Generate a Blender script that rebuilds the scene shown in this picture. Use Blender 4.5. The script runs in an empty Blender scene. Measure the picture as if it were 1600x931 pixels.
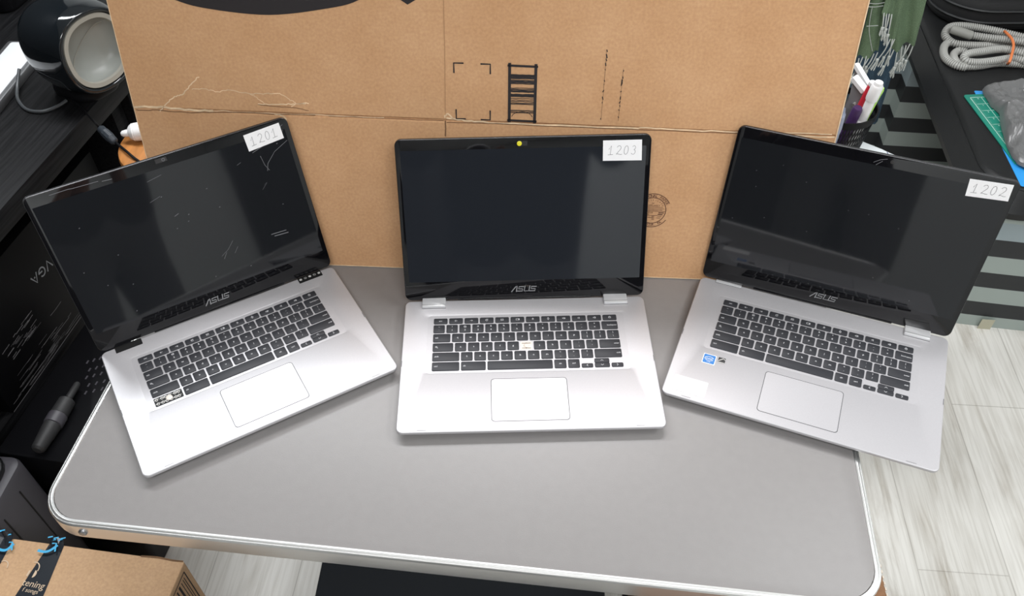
import bpy, bmesh, math, random
from mathutils import Vector, Matrix, Euler, noise
R_ = math.radians
random.seed(7)
SC = bpy.context.scene
COL = SC.collection

# ------------------------------------------------------------------ camera
CAM_LOC = Vector((-0.00798, -0.89197, 0.89809))
CAM_ROT = Euler((0.72057, 0.013678, 0.016822), 'XYZ')
FPX = 1310.077
PPX, PPY = -17.157, 81.879
cd = bpy.data.cameras.new('camera')
cd.sensor_width = 36.0
cd.lens = FPX / 1600 * 36
cd.shift_x = -PPX / 1600
cd.shift_y = PPY / 1600
cd.clip_start = 0.02
cam = bpy.data.objects.new('camera', cd)
cam.location = CAM_LOC
cam.rotation_euler = CAM_ROT
COL.objects.link(cam)
SC.camera = cam

# ------------------------------------------------------------------ world, lamps, exposure
w = bpy.data.worlds.new('world')
SC.world = w
w.use_nodes = True
w.node_tree.nodes['Background'].inputs[0].default_value = (0.8, 0.88, 1.0, 1)
w.node_tree.nodes['Background'].inputs[1].default_value = 0.25
SC.view_settings.view_transform = 'Standard'
SC.view_settings.look = 'None'
SC.view_settings.exposure = 0.85
SC.view_settings.gamma = 1.0
SC.view_settings.use_curve_mapping = False

FLOOR = -0.736
CEIL = 1.72


def area(name, loc, sx, sy, power, color=(1, 1, 1), rot=(0, 0, 0)):
    d = bpy.data.lights.new(name, 'AREA')
    d.shape = 'RECTANGLE'
    d.size, d.size_y = sx, sy
    d.energy = power
    d.color = color
    o = bpy.data.objects.new(name, d)
    o.location = loc
    o.rotation_euler = rot
    COL.objects.link(o)
    return o


area('ceiling_lamp_left', (-1.15, 0.95, CEIL - 0.05), 1.0, 0.14, 14, (0.93, 0.97, 1.0))
area('ceiling_lamp_middle', (0.05, 0.75, CEIL - 0.05), 1.1, 0.18, 14, (0.98, 0.98, 1.0))
area('ceiling_lamp_front', (0.1, -1.5, CEIL - 0.05), 1.4, 0.4, 24, (0.97, 0.98, 1.0))
area('ceiling_lamp_right', (1.5, -0.3, CEIL - 0.05), 0.4, 1.0, 10, (0.97, 0.99, 1.0))

# ------------------------------------------------------------------ projecting helpers (photo pixel -> point at a known height / depth)
_RM = CAM_ROT.to_matrix()


def ray(px, py):
    return _RM @ Vector(((px - 800 - PPX) / FPX, -(py - 465.5 - PPY) / FPX, -1))


def pz(px, py, z):
    d = ray(px, py)
    return CAM_LOC + d * ((z - CAM_LOC.z) / d.z)


def pyy(px, py, y):
    d = ray(px, py)
    return CAM_LOC + d * ((y - CAM_LOC.y) / d.y)


# ------------------------------------------------------------------ materials
MATS = {}


def mat(name, col, rough=0.5, metal=0.0, spec=0.5, coat=0.0, noise_scale=0, noise_amt=0.0, bump=0.0, bump_scale=200,
        stretch=(1, 1, 1), emit=0, coat_rough=0.05, trans=0.0, alpha=1.0):
    if name in MATS:
        return MATS[name]
    m = bpy.data.materials.new(name)
    m.use_nodes = True
    nt = m.node_tree
    b = nt.nodes['Principled BSDF']
    b.inputs['Base Color'].default_value = (*col, 1)
    b.inputs['Roughness'].default_value = rough
    b.inputs['Metallic'].default_value = metal
    b.inputs['Specular IOR Level'].default_value = spec
    b.inputs['Coat Weight'].default_value = coat
    b.inputs['Coat Roughness'].default_value = coat_rough
    b.inputs['Transmission Weight'].default_value = trans
    b.inputs['Alpha'].default_value = alpha
    if emit:
        b.inputs['Emission Color'].default_value = (*col, 1)
        b.inputs['Emission Strength'].default_value = emit
    if noise_amt or bump:
        tc = nt.nodes.new('ShaderNodeTexCoord')
        mp = nt.nodes.new('ShaderNodeMapping')
        mp.inputs['Scale'].default_value = stretch
        nt.links.new(tc.outputs['Object'], mp.inputs['Vector'])
    if noise_amt:
        n = nt.nodes.new('ShaderNodeTexNoise')
        n.inputs['Scale'].default_value = noise_scale
        n.inputs['Detail'].default_value = 6
        nt.links.new(mp.outputs[0], n.inputs['Vector'])
        r = nt.nodes.new('ShaderNodeValToRGB')
        r.color_ramp.elements[0].position = 0.3
        r.color_ramp.elements[1].position = 0.7
        r.color_ramp.elements[0].color = (*[c * (1 - noise_amt) for c in col], 1)
        r.color_ramp.elements[1].color = (*[min(1, c * (1 + noise_amt)) for c in col], 1)
        nt.links.new(n.outputs['Fac'], r.inputs['Fac'])
        nt.links.new(r.outputs['Color'], b.inputs['Base Color'])
    if bump:
        n2 = nt.nodes.new('ShaderNodeTexNoise')
        n2.inputs['Scale'].default_value = bump_scale
        n2.inputs['Detail'].default_value = 4
        nt.links.new(mp.outputs[0], n2.inputs['Vector'])
        bp = nt.nodes.new('ShaderNodeBump')
        bp.inputs['Strength'].default_value = bump
        bp.inputs['Distance'].default_value = 0.002
        nt.links.new(n2.outputs['Fac'], bp.inputs['Height'])
        nt.links.new(bp.outputs['Normal'], b.inputs['Normal'])
    MATS[name] = m
    return m


def floor_material():
    m = bpy.data.materials.new('whitewashed_planks')
    m.use_nodes = True
    nt = m.node_tree
    b = nt.nodes['Principled BSDF']
    b.inputs['Roughness'].default_value = 0.42
    tc = nt.nodes.new('ShaderNodeTexCoord')
    mp = nt.nodes.new('ShaderNodeMapping')
    mp.inputs['Rotation'].default_value = (0, 0, R_(90 + 4))
    nt.links.new(tc.outputs['Object'], mp.inputs['Vector'])
    br = nt.nodes.new('ShaderNodeTexBrick')
    br.inputs['Scale'].default_value = 1.0
    br.inputs['Brick Width'].default_value = 1.22
    br.inputs['Row Height'].default_value = 0.185
    br.inputs['Mortar Size'].default_value = 0.0012
    br.inputs['Color1'].default_value = (0.58, 0.565, 0.525, 1)
    br.inputs['Color2'].default_value = (0.65, 0.635, 0.595, 1)
    br.inputs['Mortar'].default_value = (0.44, 0.425, 0.39, 1)
    br.offset = 0.37
    nt.links.new(mp.outputs[0], br.inputs['Vector'])
    # long grain
    mg = nt.nodes.new('ShaderNodeMapping')
    mg.inputs['Scale'].default_value = (1.3, 11, 1)
    nt.links.new(mp.outputs[0], mg.inputs['Vector'])
    n1 = nt.nodes.new('ShaderNodeTexNoise')
    n1.inputs['Scale'].default_value = 2.2
    n1.inputs['Detail'].default_value = 9
    n1.inputs['Roughness'].default_value = 0.68
    n1.inputs['Distortion'].default_value = 0.8
    nt.links.new(mg.outputs[0], n1.inputs['Vector'])
    r1 = nt.nodes.new('ShaderNodeValToRGB')
    r1.color_ramp.elements[0].position = 0.36
    r1.color_ramp.elements[0].color = (0.60, 0.56, 0.51, 1)
    r1.color_ramp.elements[1].position = 0.56
    r1.color_ramp.elements[1].color = (1, 1, 1, 1)
    nt.links.new(n1.outputs['Fac'], r1.inputs['Fac'])
    # patches where the grain shows
    n2 = nt.nodes.new('ShaderNodeTexNoise')
    n2.inputs['Scale'].default_value = 2.4
    n2.inputs['Detail'].default_value = 3
    m2 = nt.nodes.new('ShaderNodeMapping')
    m2.inputs['Scale'].default_value = (1.1, 3.2, 1)
    nt.links.new(mp.outputs[0], m2.inputs['Vector'])
    nt.links.new(m2.outputs[0], n2.inputs['Vector'])
    r2 = nt.nodes.new('ShaderNodeValToRGB')
    r2.color_ramp.elements[0].position = 0.44
    r2.color_ramp.elements[1].position = 0.62
    nt.links.new(n2.outputs['Fac'], r2.inputs['Fac'])
    mx = nt.nodes.new('ShaderNodeMix')
    mx.data_type = 'RGBA'
    mx.blend_type = 'MULTIPLY'
    nt.links.new(r2.outputs['Color'], mx.inputs['Factor'])
    nt.links.new(br.outputs['Color'], mx.inputs[6])
    nt.links.new(r1.outputs['Color'], mx.inputs[7])
    m3 = nt.nodes.new('ShaderNodeMapping')
    m3.inputs['Scale'].default_value = (3, 70, 1)
    nt.links.new(mp.outputs[0], m3.inputs['Vector'])
    n3 = nt.nodes.new('ShaderNodeTexNoise')
    n3.inputs['Scale'].default_value = 2.0
    n3.inputs['Detail'].default_value = 5
    n3.inputs['Distortion'].default_value = 0.5
    nt.links.new(m3.outputs[0], n3.inputs['Vector'])
    r3 = nt.nodes.new('ShaderNodeValToRGB')
    r3.color_ramp.elements[0].position = 0.33
    r3.color_ramp.elements[0].color = (0.70, 0.68, 0.65, 1)
    r3.color_ramp.elements[1].position = 0.58
    nt.links.new(n3.outputs['Fac'], r3.inputs['Fac'])
    my = nt.nodes.new('ShaderNodeMix')
    my.data_type = 'RGBA'
    my.blend_type = 'MULTIPLY'
    my.inputs['Factor'].default_value = 0.55
    nt.links.new(mx.outputs[2], my.inputs[6])
    nt.links.new(r3.outputs['Color'], my.inputs[7])
    nt.links.new(my.outputs[2], b.inputs['Base Color'])
    return m


def cardboard_material(name, c1, c2):
    m = bpy.data.materials.new(name)
    m.use_nodes = True
    nt = m.node_tree
    b = nt.nodes['Principled BSDF']
    b.inputs['Roughness'].default_value = 0.75
    b.inputs['Specular IOR Level'].default_value = 0.25
    tc = nt.nodes.new('ShaderNodeTexCoord')
    n1 = nt.nodes.new('ShaderNodeTexNoise')
    n1.inputs['Scale'].default_value = 9
    n1.inputs['Detail'].default_value = 8
    n1.inputs['Roughness'].default_value = 0.7
    nt.links.new(tc.outputs['Object'], n1.inputs['Vector'])
    r = nt.nodes.new('ShaderNodeValToRGB')
    r.color_ramp.elements[0].position = 0.3
    r.color_ramp.elements[1].position = 0.7
    r.color_ramp.elements[0].color = (*c1, 1)
    r.color_ramp.elements[1].color = (*c2, 1)
    nt.links.new(n1.outputs['Fac'], r.inputs['Fac'])
    n2 = nt.nodes.new('ShaderNodeTexNoise')
    n2.inputs['Scale'].default_value = 260
    n2.inputs['Detail'].default_value = 3
    nt.links.new(tc.outputs['Object'], n2.inputs['Vector'])
    mx = nt.nodes.new('ShaderNodeMix')
    mx.data_type = 'RGBA'
    mx.blend_type = 'OVERLAY'
    mx.inputs['Factor'].default_value = 0.22
    nt.links.new(r.outputs['Color'], mx.inputs[6])
    nt.links.new(n2.outputs['Fac'], mx.inputs[7])
    nt.links.new(mx.outputs[2], b.inputs['Base Color'])
    bp = nt.nodes.new('ShaderNodeBump')
    bp.inputs['Strength'].default_value = 0.25
    bp.inputs['Distance'].default_value = 0.004
    nt.links.new(n1.outputs['Fac'], bp.inputs['Height'])
    nt.links.new(bp.outputs['Normal'], b.inputs['Normal'])
    MATS[name] = m
    return m


def black_wood_material():
    m = bpy.data.materials.new('black_brown_wood')
    m.use_nodes = True
    nt = m.node_tree
    b = nt.nodes['Principled BSDF']
    tc = nt.nodes.new('ShaderNodeTexCoord')
    mp = nt.nodes.new('ShaderNodeMapping')
    mp.inputs['Scale'].default_value = (60, 2.5, 60)
    nt.links.new(tc.outputs['Object'], mp.inputs['Vector'])
    n = nt.nodes.new('ShaderNodeTexNoise')
    n.inputs['Scale'].default_value = 3
    n.inputs['Detail'].default_value = 6
    nt.links.new(mp.outputs[0], n.inputs['Vector'])
    r = nt.nodes.new('ShaderNodeValToRGB')
    r.color_ramp.elements[0].position = 0.35
    r.color_ramp.elements[1].position = 0.68
    r.color_ramp.elements[0].color = (0.003, 0.003, 0.0035, 1)
    r.color_ramp.elements[1].color = (0.012, 0.012, 0.013, 1)
    nt.links.new(n.outputs['Fac'], r.inputs['Fac'])
    nt.links.new(r.outputs['Color'], b.inputs['Base Color'])
    b.inputs['Roughness'].default_value = 0.45
    b.inputs['Specular IOR Level'].default_value = 0.13
    bp = nt.nodes.new('ShaderNodeBump')
    bp.inputs['Strength'].default_value = 0.12
    bp.inputs['Distance'].default_value = 0.001
    nt.links.new(n.outputs['Fac'], bp.inputs['Height'])
    nt.links.new(bp.outputs['Normal'], b.inputs['Normal'])
    MATS['black_wood'] = m
    return m


M_floor = floor_material()
M_card = cardboard_material('brown_cardboard', (0.545, 0.302, 0.150), (0.63, 0.372, 0.20))
M_card2 = cardboard_material('light_brown_cardboard', (0.50, 0.315, 0.175), (0.57, 0.37, 0.22))
M_cardedge = mat('torn_cardboard_edge', (0.78, 0.57, 0.36), 0.85, noise_scale=60, noise_amt=0.25)
M_carddark = mat('cardboard_core', (0.16, 0.085, 0.04), 0.9, noise_scale=60, noise_amt=0.3)
M_ink = mat('black_ink', (0.018, 0.014, 0.015), 0.75)
M_browink = mat('brown_ink', (0.085, 0.03, 0.02), 0.8)
M_bwood = black_wood_material()
M_table = mat('grey_laminate', (0.255, 0.243, 0.238), 0.42, noise_scale=90, noise_amt=0.02, bump=0.08, bump_scale=900)
M_alu = mat('brushed_aluminium', (0.80, 0.80, 0.79), 0.33, metal=0.9)
M_alu2 = mat('grey_steel', (0.35, 0.35, 0.36), 0.4, metal=0.9)
M_silver = mat('silver_painted_plastic', (0.51, 0.50, 0.515), 0.38, metal=0.35, noise_scale=500, noise_amt=0.02)
M_silver2 = mat('silver_edge_plastic', (0.50, 0.49, 0.50), 0.4, metal=0.35)
M_hinge = mat('bright_hinge_plastic', (0.74, 0.74, 0.75), 0.3, metal=0.35)
M_seam = mat('grey_seam', (0.10, 0.10, 0.105), 0.5)
M_key = mat('charcoal_key', (0.030, 0.031, 0.036), 0.5, spec=0.35)
M_legend = mat('white_key_print', (0.72, 0.72, 0.74), 0.6)
M_glass = mat('black_glass', (0.004, 0.004, 0.005), 0.04, spec=0.5)
M_disp = mat('dark_display', (0.011, 0.012, 0.014), 0.05, spec=0.5)
M_disp_on = mat('lit_black_display', (0.013, 0.015, 0.019), 0.06, spec=0.5, emit=0.12)
M_lidedge = mat('dark_lid_plastic', (0.06, 0.06, 0.063), 0.25, metal=0.6)
M_hole = mat('black_recess', (0.004, 0.004, 0.004), 0.6)
M_logo = mat('grey_logo_print', (0.30, 0.30, 0.31), 0.4, metal=0.3)
M_paper = mat('white_paper', (0.86, 0.85, 0.85), 0.7)
M_pencil = mat('pencil_line', (0.20, 0.19, 0.20), 0.8)
M_yellow = mat('yellow_slider', (0.80, 0.72, 0.02), 0.4)
M_camgrey = mat('lens_grey', (0.03, 0.028, 0.028), 0.4)
M_rubber = mat('dark_rubber', (0.015, 0.015, 0.015), 0.8)
M_dome = mat('white_rubber_dome', (0.78, 0.70, 0.62), 0.6)
M_mech = mat('pale_scissor_plastic', (0.55, 0.54, 0.52), 0.5)
M_scratch = mat('pale_scratch', (0.15, 0.15, 0.16), 0.6)
M_blue_st = mat('blue_sticker', (0.03, 0.19, 0.52), 0.35)
M_blk = mat('matte_black_plastic', (0.013, 0.014, 0.015), 0.5)
M_blk2 = mat('black_gloss_plastic', (0.006, 0.008, 0.010), 0.07, spec=0.6)
M_blk3 = mat('black_satin_plastic', (0.004, 0.004, 0.005), 0.45, spec=0.2)
M_navy = mat('blue_black_plastic', (0.012, 0.015, 0.019), 0.6, bump=0.1, bump_scale=400)
M_dgrey = mat('dark_grey_plastic', (0.058, 0.055, 0.064), 0.45)
M_dgrey2 = mat('charcoal_rubber', (0.024, 0.024, 0.025), 0.55)
M_pale = mat('pale_grey_plastic', (.27, .285, .265), .4)
M_palerim = mat('pale_rim_plastic', (0.33, 0.32, 0.28), 0.35)
M_wall = mat('pale_wall_paint', (0.76, 0.78, 0.77), 0.85)
M_darkwall = mat('dark_wall_paint', (0.012, 0.013, 0.015), 0.8)
M_ceil = mat('white_ceiling_paint', (0.75, 0.75, 0.74), 0.9)


# ------------------------------------------------------------------ mesh helpers
def rr(w, d, r, n=5, cx=0, cy=0):
    """rounded rectangle outline, counter-clockwise"""
    r = max(min(r, w / 2 - 1e-5, d / 2 - 1e-5), 1e-5)
    out = []
    for k, (sx, sy) in enumerate(((1, 1), (-1, 1), (-1, -1), (1, -1))):
        for i in range(n + 1):
            a = R_(90 * k + 90 * i / n)
            out.append((cx + sx * (w / 2 - r) + r * math.cos(a), cy + sy * (d / 2 - r) + r * math.sin(a)))
    return out


class MB:
    def __init__(s):
        s.bm = bmesh.new()

    def loft(s, rings, mi=0, cap0=True, cap1=True, closed=True, mis=None):
        vs = [[s.bm.verts.new(p) for p in r] for r in rings]
        n = len(rings[0])
        for k in range(len(vs) - 1):
            a, b = vs[k], vs[k + 1]
            for i in range(n if closed else n - 1):
                j = (i + 1) % n
                try:
                    f = s.bm.faces.new((a[i], a[j], b[j], b[i]))
                    f.material_index = mis[k] if mis else mi
                except ValueError:
                    pass
        if cap0:
            f = s.bm.faces.new(list(reversed(vs[0])))
            f.material_index = mis[0] if mis else mi
        if cap1:
            f = s.bm.faces.new(vs[-1])
            f.material_index = mis[-1] if mis else mi
        return s

    def rprism(s, w, d, z0, z1, r, bev=0.0, n=5, cx=0, cy=0, mi=0, T=None, botbev=True):
        T = T or Matrix()
        rings = []

        def ring(ins, z):
            return [T @ Vector((x, y, z)) for x, y in rr(w - 2 * ins, d - 2 * ins, r - ins, n, cx, cy)]
        if bev > 0:
            if botbev:
                rings += [ring(bev, z0), ring(bev * .3, z0 + bev * .3)]
            else:
                rings += [ring(0, z0)]
            rings += [ring(0, z0 + (bev if botbev else 0.0001)), ring(0, z1 - bev), ring(bev * .3, z1 - bev * .3), ring(bev, z1)]
        else:
            rings = [ring(0, z0), ring(0, z1)]
        return s.loft(rings, mi)

    def box(s, c, size, rot=None, mi=0, bev=0.0):
        T = Matrix.Translation(Vector(c)) @ (rot.to_4x4() if rot else Matrix())
        return s.rprism(size[0], size[1], -size[2] / 2, size[2] / 2, bev if bev else 1e-5, bev, 2 if bev else 0, T=T, mi=mi) if bev else s._box(T, size, mi)

    def _box(s, T, size, mi):
        x, y, z = [v / 2 for v in size]
        rings = [[T @ Vector(p) for p in ((x, y, k), (-x, y, k), (-x, -y, k), (x, -y, k))] for k in (-z, z)]
        return s.loft(rings, mi)

    def tube(s, pts, r, n=8, mi=0, caps=True, closed=False):
        pts = [Vector(p) for p in pts]
        rad = r if callable(r) else (lambda i: r)
        rings = []
        up = Vector((0, 0, 1))
        prev = None
        N = len(pts)
        for i, p in enumerate(pts):
            if closed:
                t = pts[(i + 1) % N] - pts[i - 1]
            else:
                t = pts[min(i + 1, N - 1)] - pts[max(i - 1, 0)]
            if t.length < 1e-9:
                t = Vector((0, 0, 1))
            t.normalize()
            if prev is None:
                a = t.cross(up)
                if a.length < 1e-3:
                    a = t.cross(Vector((1, 0, 0)))
            else:
                a = prev - t * prev.dot(t)
            a.normalize()
            prev = a
            b = t.cross(a)
            rings.append([p + (a * math.cos(2 * math.pi * k / n) + b * math.sin(2 * math.pi * k / n)) * rad(i) for k in range(n)])
        if closed:
            rings.append(rings[0])
            return s.loft(rings, mi, False, False)
        return s.loft(rings, mi, caps, caps)

    def lathe(s, prof, T=None, n=24, mi=0, cap0=True, cap1=True):
        T = T or Matrix()
        rings = [[T @ Vector((max(r, 1e-5) * math.cos(2 * math.pi * k / n), max(r, 1e-5) * math.sin(2 * math.pi * k / n), z)) for k in range(n)] for z, r in prof]
        return s.loft(rings, mi, cap0, cap1)

    def strokes(s, lines, width, T=None, mi=0, z=0.0):
        """flat printed / written lines in the xy plane of T"""
        T = T or Matrix()
        for ln in lines:
            pts = [Vector((p[0], p[1])) for p in ln]
            L, Rr = [], []
            for i, p in enumerate(pts):
                t = pts[min(i + 1, len(pts) - 1)] - pts[max(i - 1, 0)]
                if t.length < 1e-9:
                    t = Vector((1, 0))
                t.normalize()
                nn = Vector((-t.y, t.x)) * width / 2
                e = Vector((0, 0))
                if i == 0:
                    e = -t * width / 2
                if i == len(pts) - 1:
                    e = t * width / 2
                L.append(s.bm.verts.new(T @ Vector((*(p + nn + e), z))))
                Rr.append(s.bm.verts.new(T @ Vector((*(p - nn + e), z))))
            for i in range(len(pts) - 1):
                f = s.bm.faces.new((Rr[i], Rr[i + 1], L[i + 1], L[i]))
                f.material_index = mi
        return s

    def poly(s, pts, T=None, mi=0, z=0.0):
        T = T or Matrix()
        f = s.bm.faces.new([s.bm.verts.new(T @ Vector((p[0], p[1], p[2] if len(p) > 2 else z))) for p in pts])
        f.material_index = mi
        return s

    def text(s, txt, size, T, mi=0, align='CENTER', z=0.0):
        me = text_mesh(txt, align)
        vs = [s.bm.verts.new(T @ Vector((v.co.x * size, v.co.y * size, z))) for v in me.vertices]
        for p in me.polygons:
            try:
                f = s.bm.faces.new([vs[i] for i in p.vertices])
                f.material_index = mi
            except ValueError:
                pass
        return s

    def build(s, name, mats, parent=None, smooth=35, flip=False, M=None):
        bmesh.ops.recalc_face_normals(s.bm, faces=s.bm.faces) if not flip else None
        me = bpy.data.meshes.new(name)
        s.bm.to_mesh(me)
        s.bm.free()
        for m in (mats if isinstance(mats, (list, tuple)) else [mats]):
            me.materials.append(m)
        if smooth:
            me.shade_smooth()
            me.set_sharp_from_angle(angle=R_(smooth))
        o = bpy.data.objects.new(name, me)
        COL.objects.link(o)
        if parent:
            o.parent = parent
        if M:
            o.matrix_local = M
        return o


_TXT = {}


def text_mesh(txt, align='CENTER'):
    k = (txt, align)
    if k not in _TXT:
        c = bpy.data.curves.new('lettering', 'FONT')
        c.body = txt
        c.size = 1.0
        c.align_x = align
        c.align_y = 'CENTER'
        c.resolution_u = 3
        o = bpy.data.objects.new('lettering', c)
        _TXT[k] = bpy.data.meshes.new_from_object(o)
        bpy.data.objects.remove(o)
    return _TXT[k]


def tag(o, label=None, cat=None, group=None, kind=None):
    if label:
        o['label'] = label
    if cat:
        o['category'] = cat
    if group:
        o['group'] = group
    if kind:
        o['kind'] = kind
    return o


def thing(name, label, cat, loc=(0, 0, 0), rot=(0, 0, 0), group=None):
    o = bpy.data.objects.new(name, None)
    o.empty_display_size = 0.05
    o.location = loc
    o.rotation_euler = rot
    COL.objects.link(o)
    return tag(o, label, cat, group)


def lab(o, label):
    o['label'] = label
    return o


def smooth_path(ctrl, sub=8, closed=False):
    """Catmull-Rom through control points"""
    P = [Vector(p) for p in ctrl]
    out = []
    n = len(P)
    for i in range(n if closed else n - 1):
        p0 = P[(i - 1) % n] if closed or i > 0 else P[0]
        p1, p2 = P[i], P[(i + 1) % n]
        p3 = P[(i + 2) % n] if closed or i + 2 < n else P[-1]
        for k in range(sub):
            t = k / sub
            out.append(0.5 * ((2 * p1) + (p2 - p0) * t + (2 * p0 - 5 * p1 + 4 * p2 - p3) * t * t + (3 * p1 - p0 - 3 * p2 + p3) * t ** 3))
    if not closed:
        out.append(P[-1])
    return out


def arc(cx, cy, rx, ry, a0, a1, n=10):
    return [(cx + rx * math.cos(R_(a0 + (a1 - a0) * i / n)), cy + ry * math.sin(R_(a0 + (a1 - a0) * i / n))) for i in range(n + 1)]


# ------------------------------------------------------------------ setting
def plane_struct(name, size, loc, rot, m):
    x, y = size[0] / 2, size[1] / 2
    mb = MB()
    mb._box(Matrix.Translation((0, 0, -0.03)), (size[0], size[1], 0.06), 0)
    o = mb.build(name, m, smooth=0)
    o.location = loc
    o.rotation_euler = rot
    return tag(o, kind='structure')


X0, X1, Y0, Y1 = -1.75, 2.3, -2.3, 2.25
plane_struct('floor', (X1 - X0 + .2, Y1 - Y0 + .2), ((X0 + X1) / 2, (Y0 + Y1) / 2, FLOOR), (0, 0, 0), M_floor)
plane_struct('ceiling', (X1 - X0 + .2, Y1 - Y0 + .2), ((X0 + X1) / 2, (Y0 + Y1) / 2, CEIL), (math.pi, 0, 0), M_ceil)
HH = CEIL - FLOOR
plane_struct('wall_back', (X1 - X0, HH), ((X0 + X1) / 2, Y1, (CEIL + FLOOR) / 2), (R_(90), 0, 0), M_wall)
plane_struct('wall_front', (X1 - X0, HH), ((X0 + X1) / 2, Y0, (CEIL + FLOOR) / 2), (R_(-90), 0, 0), M_wall)
plane_struct('wall_left', (HH, Y1 - Y0), (X0, (Y0 + Y1) / 2, (CEIL + FLOOR) / 2), (0, R_(90), 0), M_darkwall)
plane_struct('wall_right', (HH, Y1 - Y0), (X1, (Y0 + Y1) / 2, (CEIL + FLOOR) / 2), (0, R_(-90), 0), M_wall)

mb = MB()  # dark panels added behind the camera to darken the screen reflections
mb.box((0, 0, .98), (.86, .04, 1.96), None, 0, .004)
for zc_, hh in ((.50, .70), (1.42, .80)):
    mb.box((0, .022, zc_), (.60, .012, hh), None, 0, .004)
dr = mb.build('added_dark_panel_1', mat('dark_panel_paint', (.02, .02, .022), .5))
dr.location = (1.83, Y0 + .02, FLOOR)
tag(dr, kind='structure')
dr2 = bpy.data.objects.new('added_dark_panel_2', dr.data)  # second added panel, darkens the left of the reflections
dr2.location = (-.56, Y0 + .02, FLOOR)
COL.objects.link(dr2)
tag(dr2, kind='structure')

# ------------------------------------------------------------------ folding table
TZ = -0.0155
TA = -0.103578
TW, TD = 1.0326, 0.64
table = thing('folding_table', 'grey-topped folding table with rounded aluminium rim carrying the three laptops', 'table',
              (-0.1001, -0.42735, FLOOR), (0, 0, TA))
tz = TZ - FLOOR
mb = MB()
mb.rprism(TW - .017, TD - .017, tz - .02, tz - .0008, .048, .0006, 8, 0, TD / 2)
mb.build('tabletop', M_table, table)
mb = MB()


def tr(ins, z):
    return [(x, y, z) for x, y in rr(TW - 2 * ins, TD - 2 * ins, .055 - ins, 10, 0, TD / 2)]


mb.loft([tr(.006, tz - .030), tr(.0005, tz - .030), tr(0, tz - .0275), tr(0, tz - .0035), tr(.0012, tz - .0012), tr(.0020, tz - .0010), tr(.0024, tz - .0018),
         tr(.0030, tz - .0006), tr(.0048, tz), tr(.0054, tz - .0010), tr(.0060, tz - .0003), tr(.0080, tz - .0002), tr(.0086, tz - .0010), tr(.0086, tz - .024)],
        cap0=False, cap1=False)
lab(mb.build('rim', M_alu, table, smooth=25), 'bright aluminium edge rim')
mb = MB()
mb.lathe([(0, .0055), (.0015, .0055), (.0028, .004), (.003, 0)], Matrix.Translation((-TW / 2 + .062, 0, tz - .0165)) @ Matrix.Rotation(R_(90), 4, 'X'), 16)
mb.build('rivet', M_alu2, table)
for sx in (-1, 1):
    mb = MB()
    xx = sx * .2
    mb.tube(smooth_path([(xx, .27, .012), (xx, .275, .35), (xx, .28, tz - .06), (xx, .31, tz - .032)], 6), .0125, 10)
    mb.tube(smooth_path([(xx, TD - .08, .012), (xx, TD - .085, .35), (xx, TD - .09, tz - .06), (xx, TD - .13, tz - .032)], 6), .0125, 10)
    mb.tube([(xx, .275, .20), (xx, TD - .085, .20)], .009, 8)
    mb.lathe([(0, .016), (.03, .016), (.032, .013)], Matrix.Translation((xx, .27, 0)), 12, 1)
    mb.lathe([(0, .016), (.03, .016), (.032, .013)], Matrix.Translation((xx, TD - .08, 0)), 12, 1)
    mb.build('leg_frame', [M_alu2, M_rubber], table)

# ------------------------------------------------------------------ laptops
LW, LD, LH = 0.3576, 0.24298, 0.2413

ICON = {
    'back': [[(.5, 0), (-.5, 0), (-.1, .35)], [(-.5, 0), (-.1, -.35)]],
    'fwd': [[(-.5, 0), (.5, 0), (.1, .35)], [(.5, 0), (.1, -.35)]],
    'reload': [arc(0, 0, .45, .45, 40, 340, 10), [(.45, .5), (.36, .24), (.1, .32)]],
    'full': [[(-.5, -.4), (.5, -.4), (.5, .4), (-.5, .4), (-.5, -.4)], [(-.2, 0), (.2, 0)]],
    'wins': [[(-.6, -.4), (.35, -.4), (.35, .4), (-.6, .4), (-.6, -.4)], [(.55, .4), (.55, -.4)], [(.75, .4), (.75, -.4)]],
    'dim': [arc(0, 0, .3, .3, 0, 360, 8), [(0, .45), (0, .55)]],
    'bright': [arc(0, 0, .38, .38, 0, 360, 8), [(0, .55), (0, .7)], [(0, -.55), (0, -.7)]],
    'mute': [[(-.4, -.2), (-.1, -.2), (.2, -.5), (.2, .5), (-.1, .2), (-.4, .2), (-.4, -.2)], [(.4, .3), (.7, -.3)], [(.4, -.3), (.7, .3)]],
    'vdown': [[(-.4, -.2), (-.1, -.2), (.2, -.5), (.2, .5), (-.1, .2), (-.4, .2), (-.4, -.2)]],
    'vup': [[(-.4, -.2), (-.1, -.2), (.2, -.5), (.2, .5), (-.1, .2), (-.4, .2), (-.4, -.2)], arc(.2, 0, .35, .45, -60, 60, 6)],
    'power': [arc(0, 0, .45, .45, 110, 430, 10), [(0, .6), (0, .1)]],
    'search': [arc(-.1, .1, .32, .32, 0, 360, 10), [(.15, -.15), (.5, -.5)]],
    'up': [[(-.45, -.2), (0, .25), (.45, -.2)]],
    'down': [[(-.45, .2), (0, -.25), (.45, .2)]],
    'left': [[(.2, .45), (-.25, 0), (.2, -.45)]],
    'right': [[(-.2, .45), (.25, 0), (-.2, -.45)]],
}


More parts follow.
